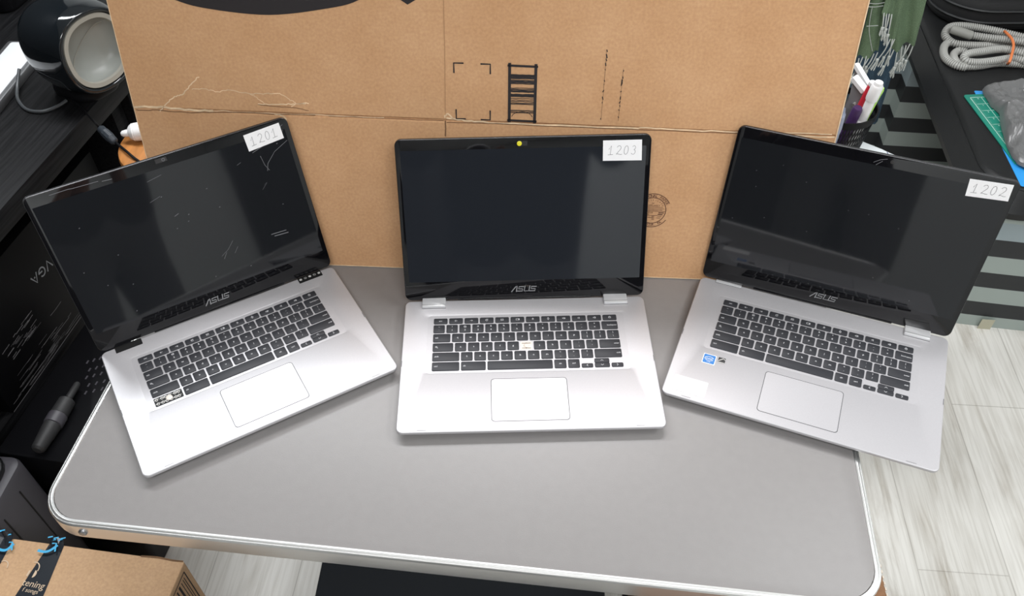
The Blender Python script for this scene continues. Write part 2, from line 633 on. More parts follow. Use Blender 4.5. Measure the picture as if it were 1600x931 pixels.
def key_specs():
    """(id, x0, x1, y_top, y_bottom, legend) in deck coordinates, gaps included"""
    out = []
    g = .0012
    KL, KR = -.1362, .1350
    W_ = KR - KL

    def row(y0, y1, cells, x=KL):
        for kid, frac, leg in cells:
            x2 = x + frac * W_
            out.append((kid, x + g, x2 - g, y0, y1, leg))
            x = x2
    fn = ['esc', 'back', 'fwd', 'reload', 'full', 'wins', 'dim', 'bright', 'mute', 'vdown', 'vup', 'power']
    row(-.0374, -.0480, [(f, 1 / 12, ('t', f) if f == 'esc' else ('i', f)) for f in fn])
    num = list(zip('`1234567890-=', '~!@#$%^&*()_+'))
    row(-.0505, -.0658, [('num' + a, .0697, ('2', b, a)) for a, b in num] + [('backspace', .0939, ('r', 'backspace'))])
    row(-.0682, -.0837, [('tab', .1010, ('l', 'tab'))] + [(c, .0690, ('t', c)) for c in 'qwertyuiop'] +
        [('[', .0690, ('2', '{', '[')), (']', .0690, ('2', '}', ']')), ('bslash', .0710, ('2', '|', '\\'))])
    row(-.0861, -.1017, [('search', .1170, ('li', 'search'))] + [(c, .0695, ('t', c)) for c in 'asdfghjkl'] +
        [(';', .0695, ('2', ':', ';')), ("'", .0695, ('2', '"', "'")), ('enter', .1185, ('r', 'enter'))])
    row(-.1041, -.1197, [('shiftl', .1500, ('l', 'shift'))] + [(c, .0700, ('t', c)) for c in 'zxcvbnm'] +
        [(',', .07, ('2', '<', ',')), ('.', .07, ('2', '>', '.')), ('/', .07, ('2', '?', '/')), ('shiftr', .15, ('r', 'shift'))])
    row(-.1221, -.1376, [('ctrll', .1510, ('l', 'ctrl')), ('altl', .1370, ('l', 'alt')), ('space', .3470, None), ('altr', .0710, ('t', 'alt')), ('ctrlr', .0690, ('t', 'ctrl'))])
    x = KL + .775 * W_
    out.append(('left', x + g, x + .0685 * W_ - g, -.1303, -.1376, ('i', 'left')))
    x += .0685 * W_
    out.append(('up', x + g, x + .0865 * W_ - g, -.1215, -.1293, ('i', 'up')))
    out.append(('down', x + g, x + .0865 * W_ - g, -.1296, -.1376, ('i', 'down')))
    x += .0865 * W_
    out.append(('right', x + g, x + .070 * W_ - g, -.1303, -.1376, ('i', 'right')))
    return out


KEYS = key_specs()
KEY_MESH = {}


def key_object(spec):
    kid, x0, x1, y0, y1, leg = spec
    w_, d_ = x1 - x0, y0 - y1
    if kid not in KEY_MESH:
        mb = MB()
        H = .0014
        mb.rprism(w_, d_, -.0008, H, .0018, .0004, 3, botbev=False)
        T = Matrix()
        zz = H + .00006
        cap = .0046
        if leg:
            if leg[0] == 't':
                mb.text(leg[1], cap if len(leg[1]) == 1 else .0036, T, 1, z=zz)
            elif leg[0] == 'l':
                mb.text(leg[1], .0036, Matrix.Translation((-w_ / 2 + .003, 0, 0)), 1, 'LEFT', zz)
            elif leg[0] == 'r':
                mb.text(leg[1], .0034, Matrix.Translation((w_ / 2 - .0016, 0, 0)), 1, 'RIGHT', zz)
            elif leg[0] == '2':
                mb.text(leg[1], .0042, Matrix.Translation((0, .0036, 0)), 1, z=zz)
                mb.text(leg[2], .0042, Matrix.Translation((0, -.0032, 0)), 1, z=zz)
            elif leg[0] in ('i', 'li'):
                off = -w_ / 2 + .0055 if leg[0] == 'li' else 0
                sc = .0036
                mb.strokes([[(p[0] * sc + off, p[1] * sc) for p in l] for l in ICON[leg[1]]], .0005, T, 1, zz)
        o = mb.build('key', [M_key, M_legend])
        KEY_MESH[kid] = o.data
    else:
        o = bpy.data.objects.new('key', KEY_MESH[kid])
        COL.objects.link(o)
    return o


LOGO = [  # slanted maker's lettering, unit height
    [(0.0, 0.0), (.62, .95), (.85, .95)], [(.85, 1.0), (.85, 0.0)],
    [(2.05, .92), (1.22, .92), (1.18, .52), (1.95, .48), (1.93, .08), (1.02, .08)],
    [(2.30, 1.0), (2.26, .08), (3.12, .08), (3.16, 1.0)],
    [(4.35, .92), (3.50, .92), (3.46, .52), (4.25, .48), (4.22, .08), (3.30, .08)],
]
DIG = {
    '1': [[(-.22, .62), (.05, 1.0), (.05, 0.02)], [(-.25, .0), (.42, .03)]],
    '2': [arc(.1, .74, .28, .26, 160, -40, 8) + [(-.1, .12), (-.16, .04), (0, .1), (.42, .02), (.62, .04)]],
    '0': [arc(.1, .5, .28, .48, 100, 460, 14)],
    '3': [arc(.08, .76, .22, .22, 150, -80, 8) + arc(.08, .28, .27, .27, 80, -150, 8)],
}


def stroke_digits(txt, h, step):
    out = []
    for k, ch in enumerate(txt):
        for l in DIG[ch]:
            out.append([(p[0] * h * .8 + k * step + p[1] * h * .12, p[1] * h) for p in l])
    return out


def make_laptop(number, loc, rz, tilt, label, group, sticker, missing=(), hinge='covers', webcam='slider', lit=False):
    root = thing('laptop', label, 'laptop', (loc[0], loc[1], 0), (0, 0, rz), group)
    root.location.z = TZ
    up = Matrix.Translation((0, 0, -TZ))
    # base body with a shallow keyboard well
    def q(w_, d_, r, z, cx=0, cy=-LD / 2):
        return [(x, y, z - TZ) for x, y in rr(w_, d_, r, 6, cx, cy)]
    kw, kd, kc = .302, .1145, -.0865
    mb = MB()
    mb.loft([q(LW - .016, LD - .016, .004, -.0128), q(LW - .012, LD - .012, .006, -.0110), q(LW - .007, LD - .007, .007, -.0058), q(LW - .0014, LD - .0014, .0085, -.0050), q(LW, LD, .009, -.0040), q(LW, LD, .009, -.0013),
             q(LW - .0008, LD - .0008, .0086, -.0004), q(LW - .0024, LD - .0024, .008, 0),
             q(kw + .004, kd, .008, 0, 0, kc), q(kw - .014, kd - .004, .006, -.0006, 0, kc)], cap1=False,
            mis=[2, 2, 2, 1, 1, 1, 0, 0, 0, 0])
    base = mb.build('base', [M_silver, M_silver2, M_rubber], root, smooth=20)
    mb = MB()
    mb.loft([q(kw - .0138, kd - .0038, .006, -.0022, 0, kc), q(kw - .0140, kd - .0040, .006, -.0006, 0, kc)])
    kb = mb.build('keyboard', [M_silver], root, smooth=0)
    for s in KEYS:
        if s[0] in missing:
            continue
        o = key_object(s)
        o.parent = kb
        o.location = ((s[1] + s[2]) / 2, (s[3] + s[4]) / 2, -.0008 - TZ)
    for s in KEYS:
        if s[0] in missing:
            cx, cy, w_, d_ = (s[1] + s[2]) / 2, (s[3] + s[4]) / 2, s[2] - s[1], s[3] - s[4]
            mb = MB()
            mb.rprism(w_, d_, -TZ - .0011, -TZ - .0004, .0015, 0, 3, cx, cy, 0 if w_ > .03 else 2)
            zt = -TZ
            if w_ > .03:
                random.seed(3)
                for k in range(12):
                    px_, py_ = cx + (k % 6 - 2.5) * w_ / 6.6 + random.uniform(-.001, .001), cy + (k // 6 - .5) * d_ * .5
                    mb.strokes([arc(px_, py_, .0017, .0022, 0, 360, 8)], .0009, None, 1, zt + .0001)
                    mb.strokes([[(px_ - .003, py_), (px_ + .003, py_ + .0012)]], .0008, None, 1, zt + .00012)
                mb.lathe([(0, .0045), (.0008, .004), (.0014, .0022), (.0015, .0003)], Matrix.Translation((cx + .001, cy, zt - .0004)), 14, 2)
                nm = lab(mb.build('exposed_key_switch', [M_hole, M_mech, M_dome], kb), 'bare switch where a key is missing')
            else:
                mb.lathe([(0, .0042), (.0008, .0038), (.0016, .0024), (.0017, .0003)], Matrix.Translation((cx, cy, zt - .0004)), 14, 2)
                mb.strokes([[(cx - .006, cy + .0045), (cx + .006, cy + .0045)], [(cx - .006, cy - .0048), (cx + .006, cy - .0048)], [(cx, cy - .0052), (cx, cy + .005)]], .0007, None, 1, zt)
                nm = lab(mb.build('exposed_key_switch', [M_hole, M_browink, M_dome], kb), 'pale rubber dome where a key is missing')
    # trackpad
    mb = MB()
    mb.rprism(.1052, .0735, -TZ - .0004, -TZ + .00012, .0048, 0, 5, 0, -.1910, 1)
    mb.rprism(.1034, .0717, -TZ - .0004, -TZ + .00022, .0044, 0, 5, 0, -.1910, 0)
    mb.build('trackpad', [M_silver, M_seam], root, smooth=0)
    # small slots on the front edge and side port marks
    mb = MB()
    for sx in (-1, 1):
        mb.strokes([[(sx * .145 - .006, -LD + .0036), (sx * .145 + .006, -LD + .0036)]], .0006, up, 0, .00012)
        mb.strokes([[(sx * (LW / 2 - .0012), -.118), (sx * (LW / 2 - .0012), -.128)]], .0008, up, 0, .00012)
    mb.build('edge_slots', [M_seam], root, smooth=0)
    for sx in (-1, 1):
        for sy in (-.025, -LD + .03):
            mb = MB()
            mb.rprism(.026, .008, 0, .0032, .003, .0005, 3, sx * .14, sy)
            mb.build('rubber_foot', M_rubber, root)
    # hinge covers / hinge gaps
    for sx in (-1, 1):
        mb = MB()
        if hinge == 'gaps':
            mb.rprism(.038, .0125, -TZ - .003, -TZ + .00025, .001, 0, 2, sx * .1395, -.0054, 0)  # dark plate on the deck imitates the shaded hinge recess
            if sx > 0:
                random.seed(5)
                for k in range(5):
                    xx = .1395 - .015 + k * .0075
                    mb.box((xx, -.0056 + random.uniform(-.002, .002), -TZ + .0006), (.0034, .0028, .0012), None, 1 if k % 2 else 2)
                    mb.strokes([arc(xx, -.0055, .002, .002, 0, 360, 8)], .0005, up, 2, .0015)
            lab(mb.build('hinge_gap_plate', [M_hole, M_alu2, M_mech], root), 'dark plate standing in for the open hinge gap without its cover')
        elif hinge == 'covers' or sx > 0:
            mb.rprism(.0352, .0185, -TZ - .002, -TZ + .0042, .0016, .0014, 4, sx * .1358, -.0062, 0)
            mb.strokes([[(sx * .1358 - .0172, -.0118), (sx * .1358 + .0172, -.0118)]], .0006, up, 1, .0043)
            mb.strokes([[(sx * .1358 - .0178, -.0159), (sx * .1358 + .0178, -.0159)]], .0007, up, 1, .0003)
            mb.build('hinge_cover', [M_hinge, M_seam], root)
        else:
            mb.rprism(.0385, .0072, -TZ - .002, -TZ + .0006, .0008, .0003, 3, sx * .1365, -.0022, 0)
            mb.strokes([[(sx * .1365 - .0195, .002), (sx * .1365 - .0195, -.006), (sx * .1365 + .0195, -.006)]], .0007, up, 1, .0008)
            lab(mb.build('hinge_cover', [M_hinge, M_hole], root), 'flat silver hinge cap sitting low in its gap')
    # lid: local frame x right, y up the lid, z out of the screen
    LM = Matrix.Translation((0, 0, -TZ)) @ Matrix.Rotation(R_(90) - tilt, 4, 'X')
    mb = MB()
    mb.rprism(LW, LH - .0010, -.0068, -.0009, .0095, .0012, 6, 0, LH / 2 + .0005, 0)
    lid = mb.build('lid', [M_lidedge], root)
    lid.matrix_local = LM
    mb = MB()
    mb.rprism(LW - .0016, LH - .0026, -.0012, 0, .0088, .0003, 6, 0, LH / 2 + .0005, 0)
    # hinge bar along the foot of the screen
    mb.rprism(.20, .0022, -.001, .0009, .001, .0003, 2, 0, .0018, 0)
    mb.strokes([[(-.012, .0052), (.012, .0052)]], .0007, None, 1, .0001)
    mb.build('bezel', [M_glass, M_camgrey], lid)
    dx0, dx1, dy0, dy1 = -.1715, .1715, .0302, .2253
    mb = MB()
    mb.rprism(dx1 - dx0, dy1 - dy0, -.0006, .00006, .0005, 0, 2, 0, (dy0 + dy1) / 2, 0)
    disp_m = M_disp_on if lit else M_disp
    if number == '1201':
        Z = .00012
        for ln, wd in (([(.118, .207), (.140, .213), (.168, .224)], .0007), ([(.130, .176), (.134, .186), (.148, .199), (.170, .209)], .0006), ([(.127, .199), (.129, .185), (.133, .176)], .0005),
                       ([(.028, .077), (.040, .084), (.050, .094)], .0004), ([(.030, .072), (.036, .080)], .0005), ([(.047, .075), (.054, .083)], .0004), ([(.106, .083), (.128, .082)], .0011),
                       ([(.110, .079), (.130, .0775)], .0013), ([(-.035, .185), (-.020, .189)], .0004), ([(-.028, .213), (-.008, .2165)], .0004), ([(-.012, .156), (-.006, .158)], .0006),
                       ([(.092, .197), (.098, .199)], .0005), ([(.115, .152), (.124, .160), (.119, .158)], .0003)):
            mb.strokes([ln], wd, None, 1, Z)
        random.seed(11)
        for k in range(16):
            a, b = random.uniform(-.16, .16), random.uniform(.04, .215)
            mb.strokes([[(a, b), (a + .0008, b + .0004)]], .0008, None, 1, Z)
    elif number == '1202':
        Z = .00012
        random.seed(12)
        for k in range(12):
            a, b = random.uniform(-.16, .16), random.uniform(.04, .215)
            mb.strokes([[(a, b), (a + .0006, b + .0003)]], .0006, None, 1, Z)
    mb.build('display', [disp_m, M_scratch], lid, smooth=0)
    if number == '1201':
        mb = MB()
        mb.strokes([[(-.146, .2350), (-.122, .2352), (-.118, .2345), (-.098, .2338), (-.085, .2335)], [(-.080, .2318), (-.068, .2310)]], .0007, None, 0, .0002)
        mb.strokes([[(.150, .224), (.170, .232)]], .0006, None, 0, .0002)
        lab(mb.build('scratch', [M_scratch], lid, smooth=0), 'pale scratches along the upper bezel')
    if number == '1202':
        mb = MB()
        mb.strokes([[(.002, .2285), (.009, .2335), (.017, .2362)], [(.006, .226), (.012, .232)]], .0007, None, 0, .0002)
        lab(mb.build('scratch', [M_scratch], lid, smooth=0), 'pale scuff on the upper bezel')
    # maker's lettering
    mb = MB()
    h = .0082
    mb.strokes([[(p[0] * h + p[1] * h * .16 - .0190, p[1] * h) for p in l] for l in LOGO], .0014, Matrix.Translation((0, .0122, 0)), 0, .0002)
    lab(mb.build('logo_lettering', [M_logo], lid, smooth=0), 'grey maker lettering below the screen')
    # webcam
    mb = MB()
    if webcam == 'slider':
        mb.strokes([[(-.0045, .2322), (.003, .2322)]], .0064, None, 2, .0002)
        mb.lathe([(0, .0034), (.0004, .0034), (.0006, .003)], Matrix.Translation((-.0052, .2322, .0002)), 20, 0)
        mb.strokes([arc(.002, .2322, .0027, .0027, 0, 360, 14)], .0004, None, 1, .0004)
        mb.strokes([arc(-.0052, .2322, .0015, .0015, 0, 360, 10)], .0004, None, 3, .0009)
        lab(mb.build('webcam', [M_yellow, M_camgrey, M_hole, mat('olive_print', (.45, .40, .02), .5)], lid), 'webcam with bright yellow shutter dot')
    elif webcam == 'pill':
        mb.strokes([[(-.006, .2352), (.004, .2352)]], .0058, None, 0, .0002)
        mb.strokes([arc(.002, .2352, .0019, .0019, 0, 360, 12)], .0008, None, 1, .0004)
        lab(mb.build('webcam', [M_camgrey, M_scratch], lid), 'webcam with grey shutter')
    else:
        mb.lathe([(0, .0025), (.0003, .0024), (.0004, .0015)], Matrix.Translation((.024, .2335, 0)), 16, 0)
        mb.build('webcam', [M_camgrey], lid)
    # numbered paper sticker
    mb = MB()
    P = [Vector((*c, 0)) for c in sticker]
    rings = [[(c.x, c.y, z) for c in P] for z in (.0001, .0004)]
    mb.loft(rings)
    ex = (P[1] - P[0]).normalized()
    ang = math.atan2(ex.y, ex.x)
    cen = sum(P, Vector()) / 4
    mb.strokes(stroke_digits(number, .0125, .0105), .00055, Matrix.Translation((cen.x, cen.y, 0)) @ Matrix.Rotation(ang, 4, 'Z') @ Matrix.Translation((-.0175, -.0060, 0)), 1, .00055)
    lab(mb.build('number_sticker', [M_paper, M_pencil], lid, smooth=0), 'white paper sticker with handwritten ' + number)
    return root


grp = 'silver laptops set out on the table'
lap_c = make_laptop('1203', (0, 0), .0365, .4025, 'silver laptop in the middle with yellow webcam dot and sticker 1203', grp,
                    [(.1115, .2044 + .001), (.1660, .2050), (.1650, .2338), (.1110, .2336)], ('h',), 'covers', 'slider', True)
lap_l = make_laptop('1201', (-.45475, -.02077), .54219, .29575, 'scratched silver laptop on the left with open hinge gaps and sticker 1201', grp,
                    [(.1140, .2100), (.1668, .2135), (.1660, .2362), (.1133, .2338)], ('ctrll',), 'gaps', 'pill')
lap_r = make_laptop('1202', (.43929, -.01419), -.36612, .23728, 'silver laptop on the right with blue palm rest sticker and sticker 1202', grp,
                    [(.1222, .2096), (.1720, .2138), (.1704, .2361), (.1195, .2328)], (), 'half', 'dot')
# stickers on the right laptop's palm rest
up = Matrix.Translation((0, 0, -TZ))
mb = MB()
mb.rprism(.0180, .0180, .0000, .0003, .001, 0, 3, -.1305, -.1618, 1, T=up)
mb.rprism(.0162, .0162, .0000, .0004, .001, 0, 3, -.1305, -.1618, 0, T=up)
mb.strokes([arc(-.1305, -.1612, .0062, .0038, 20, 330, 16)], .0006, up, 1, .0005)
mb.text('intel', .0052, up @ Matrix.Translation((-.1305, -.1612, 0)), 1, z=.0005)
mb.text('inside', .0022, up @ Matrix.Translation((-.1305, -.1672, 0)), 1, z=.0005)
lab(mb.build('square_sticker', [M_blue_st, M_paper], lap_r, smooth=0), 'blue square sticker with white lettering')
mb = MB()
mb.rprism(.0098, .0098, .0000, .0004, .0006, 0, 2, -.1136, -.1580, 0, T=up)
mb.strokes([[(-.1178, -.1600), (-.1120, -.1545), (-.1095, -.1560)], [(-.1178, -.1625), (-.1095, -.1625)]], .0012, up, 1, .0005)
lab(mb.build('square_sticker', [M_dgrey2, M_mech], lap_r, smooth=0), 'tiny black square sticker')
mb = MB()
mb.rprism(.0458, .0270, .0000, .0004, .0008, 0, 2, -.1447, -.2190, 0, T=up)
lab(mb.build('blank_sticker', [M_paper], lap_r, smooth=0), 'blank white rectangular sticker')

# ------------------------------------------------------------------ big cardboard box leaning behind the laptops
CA = pz(522, 414.5, TZ)
CANG = R_(-3.066)
LEAN = 0.235
cx_ = Vector((math.cos(CANG), math.sin(CANG), 0))
cn = Vector((cx_.y, -cx_.x, 0))
cv = Vector((-cn.x * math.sin(LEAN), -cn.y * math.sin(LEAN), math.cos(LEAN)))
cz = cx_.cross(cv)
CM = Matrix(((cx_.x, cv.x, cz.x, CA.x), (cx_.y, cv.y, cz.y, CA.y), (cx_.z, cv.z, cz.z, CA.z), (0, 0, 0, 1)))
card = thing('cardboard_box', 'large brown cardboard box leaning behind the laptops, printed with barcode and stamp', 'box')
card.matrix_world = CM
U0, U1, VT = -.2655, .7335, .56
VC0, VC1 = .2485, .2355   # crease height at left / right


def vcrease(u):
    return VC0 + (VC1 - VC0) * (u - U0) / (U1 - U0)


TH = .012
mb = MB()
nseg = 40
random.seed(21)
us = [U0 + (U1 - U0) * i / nseg for i in range(nseg + 1)]
rows = []
for v0, bow in ((0, 0), ('c', -.0042), ('c2', .001), ('c3', -.0042), (VT, 0)):
    rw = []
    for u in us:
        if v0 == 'c':
            v = vcrease(u) - .003
        elif v0 == 'c2':
            v = vcrease(u)
        elif v0 == 'c3':
            v = vcrease(u) + .003
        else:
            v = v0
        z = 0
        if v0 == 'c2':
            z = -.0022 + random.uniform(-.0006, .0006)
        rw.append((u, v, z))
    rows.append(rw)
front = rows
# outline: front grid + back
for k in range(len(front) - 1):
    for i in range(nseg):
        a, b, c, d = front[k][i], front[k][i + 1], front[k + 1][i + 1], front[k + 1][i]
        mb.poly([a, b, c, d])
VB = TH * math.tan(LEAN) + .0002
mb.poly([(U0, VB, -TH), (U0, VT, -TH), (U1, VT, -TH), (U1, VB, -TH)])
for P0, P1 in (((U0, 0), (U1, 0)), ((U1, 0), (U1, VT)), ((U1, VT), (U0, VT)), ((U0, VT), (U0, 0))):
    mb.poly([(*P0, 0), (P0[0], P0[1] or VB, -TH), (P1[0], P1[1] or VB, -TH), (*P1, 0)], mi=1)
bmesh.ops.remove_doubles(mb.bm, verts=mb.bm.verts, dist=1e-6)
# pale edges, frayed crease and scuffs: their own ragged shapes, plus painted crease shade
Zs = .0006
random.seed(4)


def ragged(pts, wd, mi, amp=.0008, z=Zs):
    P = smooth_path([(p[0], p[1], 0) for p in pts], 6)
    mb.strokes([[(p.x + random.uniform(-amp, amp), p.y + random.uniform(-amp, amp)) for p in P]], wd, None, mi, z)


cr = lambda u, dv=0: (u, vcrease(u) + dv)
ragged([cr(U0 + .003, .002), cr(-.23, .003), cr(-.19, .001), cr(-.15, .0005)], .0032, 2)
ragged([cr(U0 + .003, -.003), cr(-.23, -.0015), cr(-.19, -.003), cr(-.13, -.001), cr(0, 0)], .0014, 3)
ragged([cr(-.15, .001), cr(-.08, .001), cr(0, .001), cr(.1, .0005)], .0011, 2)
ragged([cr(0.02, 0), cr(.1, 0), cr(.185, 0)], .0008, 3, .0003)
ragged([cr(.19, .004), cr(.215, .002), cr(.25, .0005), cr(.33, 0), cr(.46, .0008)], .0024, 2)
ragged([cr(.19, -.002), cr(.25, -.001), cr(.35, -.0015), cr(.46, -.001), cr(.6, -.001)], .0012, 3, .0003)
ragged([cr(.46, .001), cr(.49, .002), cr(.55, .001), cr(.62, .002), cr(.725, .003)], .0018, 2)
ragged([cr(.62, -.002), cr(.68, -.0005), cr(.73, -.001)], .0022, 2)
ragged([cr(.187, .006), cr(.192, .010), cr(.198, .004)], .0022, 2)
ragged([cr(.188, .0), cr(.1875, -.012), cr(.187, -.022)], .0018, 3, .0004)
ragged([(.192, VT - .01), (.191, .40), (.190, .33), (.188, .255)], .0010, 4, .0002)  # darker stroke paints the faint shading of the vertical crease
# torn paper lines on the left
sc = lambda px, py: CM.inverted() @ pz(px, py, 0)


def cpx(px, py):
    d = ray(px, py)
    o = CAM_LOC
    t = (CA - o).dot(cz) / d.dot(cz)
    q_ = CM.inverted() @ (o + d * t)
    return (q_.x, q_.y)


ragged([cpx(*q_) for q_ in ((250, 174), (262, 160), (273, 151), (286, 146), (296, 135), (310, 120))], .0016, 2)
ragged([cpx(*q_) for q_ in ((300, 139), (320, 139), (340, 143), (360, 141), (390, 146), (420, 146), (440, 147), (452, 155), (462, 160))], .0011, 2)
ragged([cpx(*q_) for q_ in ((404, 162), (430, 163), (455, 162), (481, 161))], .0015, 2)
ragged([cpx(*q_) for q_ in ((404, 163), (430, 166), (460, 168), (482, 173))], .0009, 3, .0003)
ragged([cpx(*q_) for q_ in ((392, 147), (402, 153), (413, 161))], .0010, 2)
ragged([cpx(*q_) for q_ in ((456, 166), (466, 162), (478, 162))], .0010, 2)
ragged([cpx(*q_) for q_ in ((430, 178), (443, 181), (448, 188))], .0022, 2)
ragged([(U0 + .001, .001), (-.1, .0012), (.1, .001), (.3, .0012), (U1 - .001, .001)], .0014, 2, .0002)
ragged([(U0 + .0008, .003), (U0 + .0008, .2), (U0 + .0008, VT - .003)], .0012, 2, .0003)
ragged([(U1 - .001, .003), (U1 - .001, .2), (U1 - .001, VT - .003)], .0016, 2, .0004)
mb.build('sheet', [M_card, M_carddark, M_cardedge, mat('crease_shade_brown', (.20, .105, .05), .85), mat('faint_crease_shade', (.42, .235, .118), .85)], card, smooth=0)
# printed arrow swoosh
mb = MB()
arc0 = [cpx(*q_) for q_ in ((275, 0), (330, 14), (420, 23), (505, 14), (560, 0))]
lo = smooth_path([(-.26, .448, 0), (-.215, .421, 0)] + [(*a, 0) for a in arc0] + [(.118, .432, 0), (.148, .462, 0)], 6)
hi = [(-.26 + .41 * i / (len(lo) - 1), 0, 0) for i in range(len(lo))]
for i in range(len(lo) - 1):
    def hiY(k):
        s_ = k / (len(lo) - 1)
        return lo[k].y + .004 + .055 * math.sin(math.pi * min(1, max(0, s_))) ** .8
    mb.poly([(lo[i].x, lo[i].y, .0008), (lo[i + 1].x, lo[i + 1].y, .0008), (lo[i + 1].x, hiY(i + 1), .0008), (lo[i].x, hiY(i), .0008)])
mb.poly([(*cpx(622, -3), .0008), (*cpx(637, 7), .0008), (*cpx(652, -2), .0008), (.178, .47, .0008), (.10, .475, .0008), (.128, .455, .0008)])
lab(mb.build('printed_swoosh', M_ink, card, smooth=0), 'black curved arrow print at the top edge')
# corner marks
mb = MB()
for (x, y, sx, sy) in ((.202, .324, 1, -1), (.252, .3235, -1, -1), (.2035, .2465, 1, 1), (.2515, .2460, -1, 1)):
    mb.strokes([[(x, y + sy * .0125), (x, y), (x + sx * .0125, y)]], .0020, None, 0, .0009)
    mb.build('corner_mark', M_ink, card, smooth=0)
    mb = MB()
# barcode frame and bars
bx0, bx1, by0, by1 = .277, .3155, .2455, .324
mb.strokes([[(bx0 + .0014, by0), (bx0 + .0014, by1)], [(bx1 - .0014, by0 - .0008), (bx1 - .0014, by1 - .0008)]], .0040, None, 0, .0009)
mb.strokes([[(bx0, by1 - .0016), (bx1, by1 - .0024)], [(bx0, by0 + .0008), (bx1, by0)]], .0030, None, 0, .0009)
for f, wd in ((.18, .0018), (.205, .003), (.235, .002), (.27, .0012), (.30, .0028), (.33, .0014), (.41, .001), (.435, .0016), (.465, .0026), (.53, .0030), (.555, .0016),
              (.59, .0009), (.62, .0008), (.645, .001), (.675, .0012), (.695, .0010), (.81, .0014), (.835, .0009), (.85, .0007)):
    y = by1 - f * (by1 - by0)
    P = [(bx0 + .0025 + (bx1 - bx0 - .005) * i / 8, y + random.uniform(-.0003, .0003)) for i in range(9)]
    mb.strokes([P], wd, None, 0, .00095)
mb.strokes([arc((bx0 + bx1) / 2, .2505, .0145, .0085, 10, 170, 10)], .0008, None, 0, .001)
lab(mb.build('printed_barcode', M_ink, card, smooth=0), 'black framed barcode print')
# ink drips
for x, ys in ((.4075, ((.345, .002), (.338, .004), (.333, .002), (.327, .003), (.305, .0015), (.291, .002), (.281, .003), (.275, .0012), (.252, .001), (.30, .0006), (.32, .0008))),
              (.4315, ((.319, .001), (.310, .002), (.304, .005), (.301, .003), (.291, .001), (.282, .003), (.276, .002), (.271, .0015), (.265, .001), (.255, .001)))):
    mb = MB()
    for y, l_ in ys:
        mb.strokes([[(x + (y - .3) * .02 + random.uniform(-.0006, .0006), y + l_ / 2), (x + (y - .3) * .02 + random.uniform(-.0008, .0008), y - l_ / 2)]], .0008 + l_ * .18, None, 0, .0009)
    mb.strokes([[(x + .0004, .346 if x < .42 else .322), (x, .30), (x - .0006, .25)]], .0003, None, 0, .0009)
    lab(mb.build('ink_drip', M_ink, card, smooth=0), 'dotted black ink streak')
# round maker's stamp
mb = MB()
scx, scy, sr = .4925, .1150, .0268
mb.strokes([arc(scx, scy, sr, sr, 28, 200, 26), arc(scx, scy, sr * .96, sr, -35, -140, 16), arc(scx, scy, sr * .74, sr * .77, 0, 360, 32)], .0010, None, 0, .0009)


def arc_text(txt, r, a0, a1, size, flip=False):
    for i, ch in enumerate(txt):
        a = R_(a0 + (a1 - a0) * i / max(1, len(txt) - 1))
        T = Matrix.Translation((scx + r * math.cos(a), scy + r * math.sin(a), 0)) @ Matrix.Rotation(a - R_(90) + (math.pi if flip else 0), 4, 'Z')
        if ch != ' ':
            mb.text(ch, size, T, 0, z=.0009)


arc_text('INTERNATIONAL PAPER', sr * .87, 178, 30, .0062)
arc_text('MT FOUR, PA', sr * .87, 235, 305, .0056, True)
arc_text('CERTIFICATE', sr * .62, 150, 30, .0034)
for k, (t_, s_) in enumerate((('OF', .003), ('COMPLIANCE', .0034))):
    mb.text(t_, s_, Matrix.Translation((scx, scy + .0115 - k * .0034, 0)), 0, z=.0009)
for y, x0, x1 in ((.0055, -.016, .015), (.0030, -.017, .0165), (.0008, -.017, .0145), (-.0012, -.018, .019), (-.0080, -.015, .008), (-.0112, -.012, .002)):
    mb.strokes([[(scx + x0, scy + y), (scx + x1, scy + y)]], .0006, None, 0, .0009)
mb.text('200 LB', .0034, Matrix.Translation((scx - .004, scy - .0035, 0)), 0, z=.0009)
mb.text('MIN', .003, Matrix.Translation((scx - .007, scy - .0064, 0)), 0, z=.0009)
for k in range(4):
    mb.strokes([[(scx + .010 - k * .0008, scy - .0035 - k * .0028), (scx + .0165 - k * .0014, scy - .0035 - k * .0028)]], .0014 if k < 2 else .0007, None, 0, .0009)
for k in range(2):
    mb.text('95', .0042, Matrix.Translation((scx + .002, scy - .0105 - k * .0038, 0)), 0, z=.0009)
lab(mb.build('printed_stamp', M_browink, card, smooth=0), 'round dark brown maker stamp')

#@@BACKGROUND@@
# ------------------------------------------------------------------ black desk on the left
DE = Vector((0.163, 0.987, 0)).normalized()
DN = Vector((DE.y, -DE.x, 0))
DO = Vector((-0.887, 0.209, 0))
DANG = math.atan2(DE.y, DE.x) - math.pi / 2
DM = Matrix.Translation(DO) @ Matrix.Rotation(DANG, 4, 'Z')      # x: out of the desk front, y: along the desk
desk = thing('desk', 'black wood-grain desk with a thick top along the left side', 'desk', DO, (0, 0, DANG))
mb = MB()
mb.box((-.36, .56, -.0215), (.72, 1.68, .043), None, 0, .0012)
mb.build('desktop', M_bwood, desk)
for yy in (-.255, .43):
    mb = MB()
    mb.box((-.37, yy, (FLOOR - .043) / 2), (.66, .04, -FLOOR - .043), None, 0, .001)
    mb.build('side_panel', M_bwood, desk)
mb = MB()
mb.box((-.70, .09, (FLOOR - .043) / 2), (.02, .64, -FLOOR - .043), None, 0, .001)
mb.build('back_panel', M_bwood, desk)
mb = MB()
mb.box((-.385, .088, -.415), (.60, .644, .03), None, 0, .001)
mb.build('lower_shelf', M_bwood, desk)
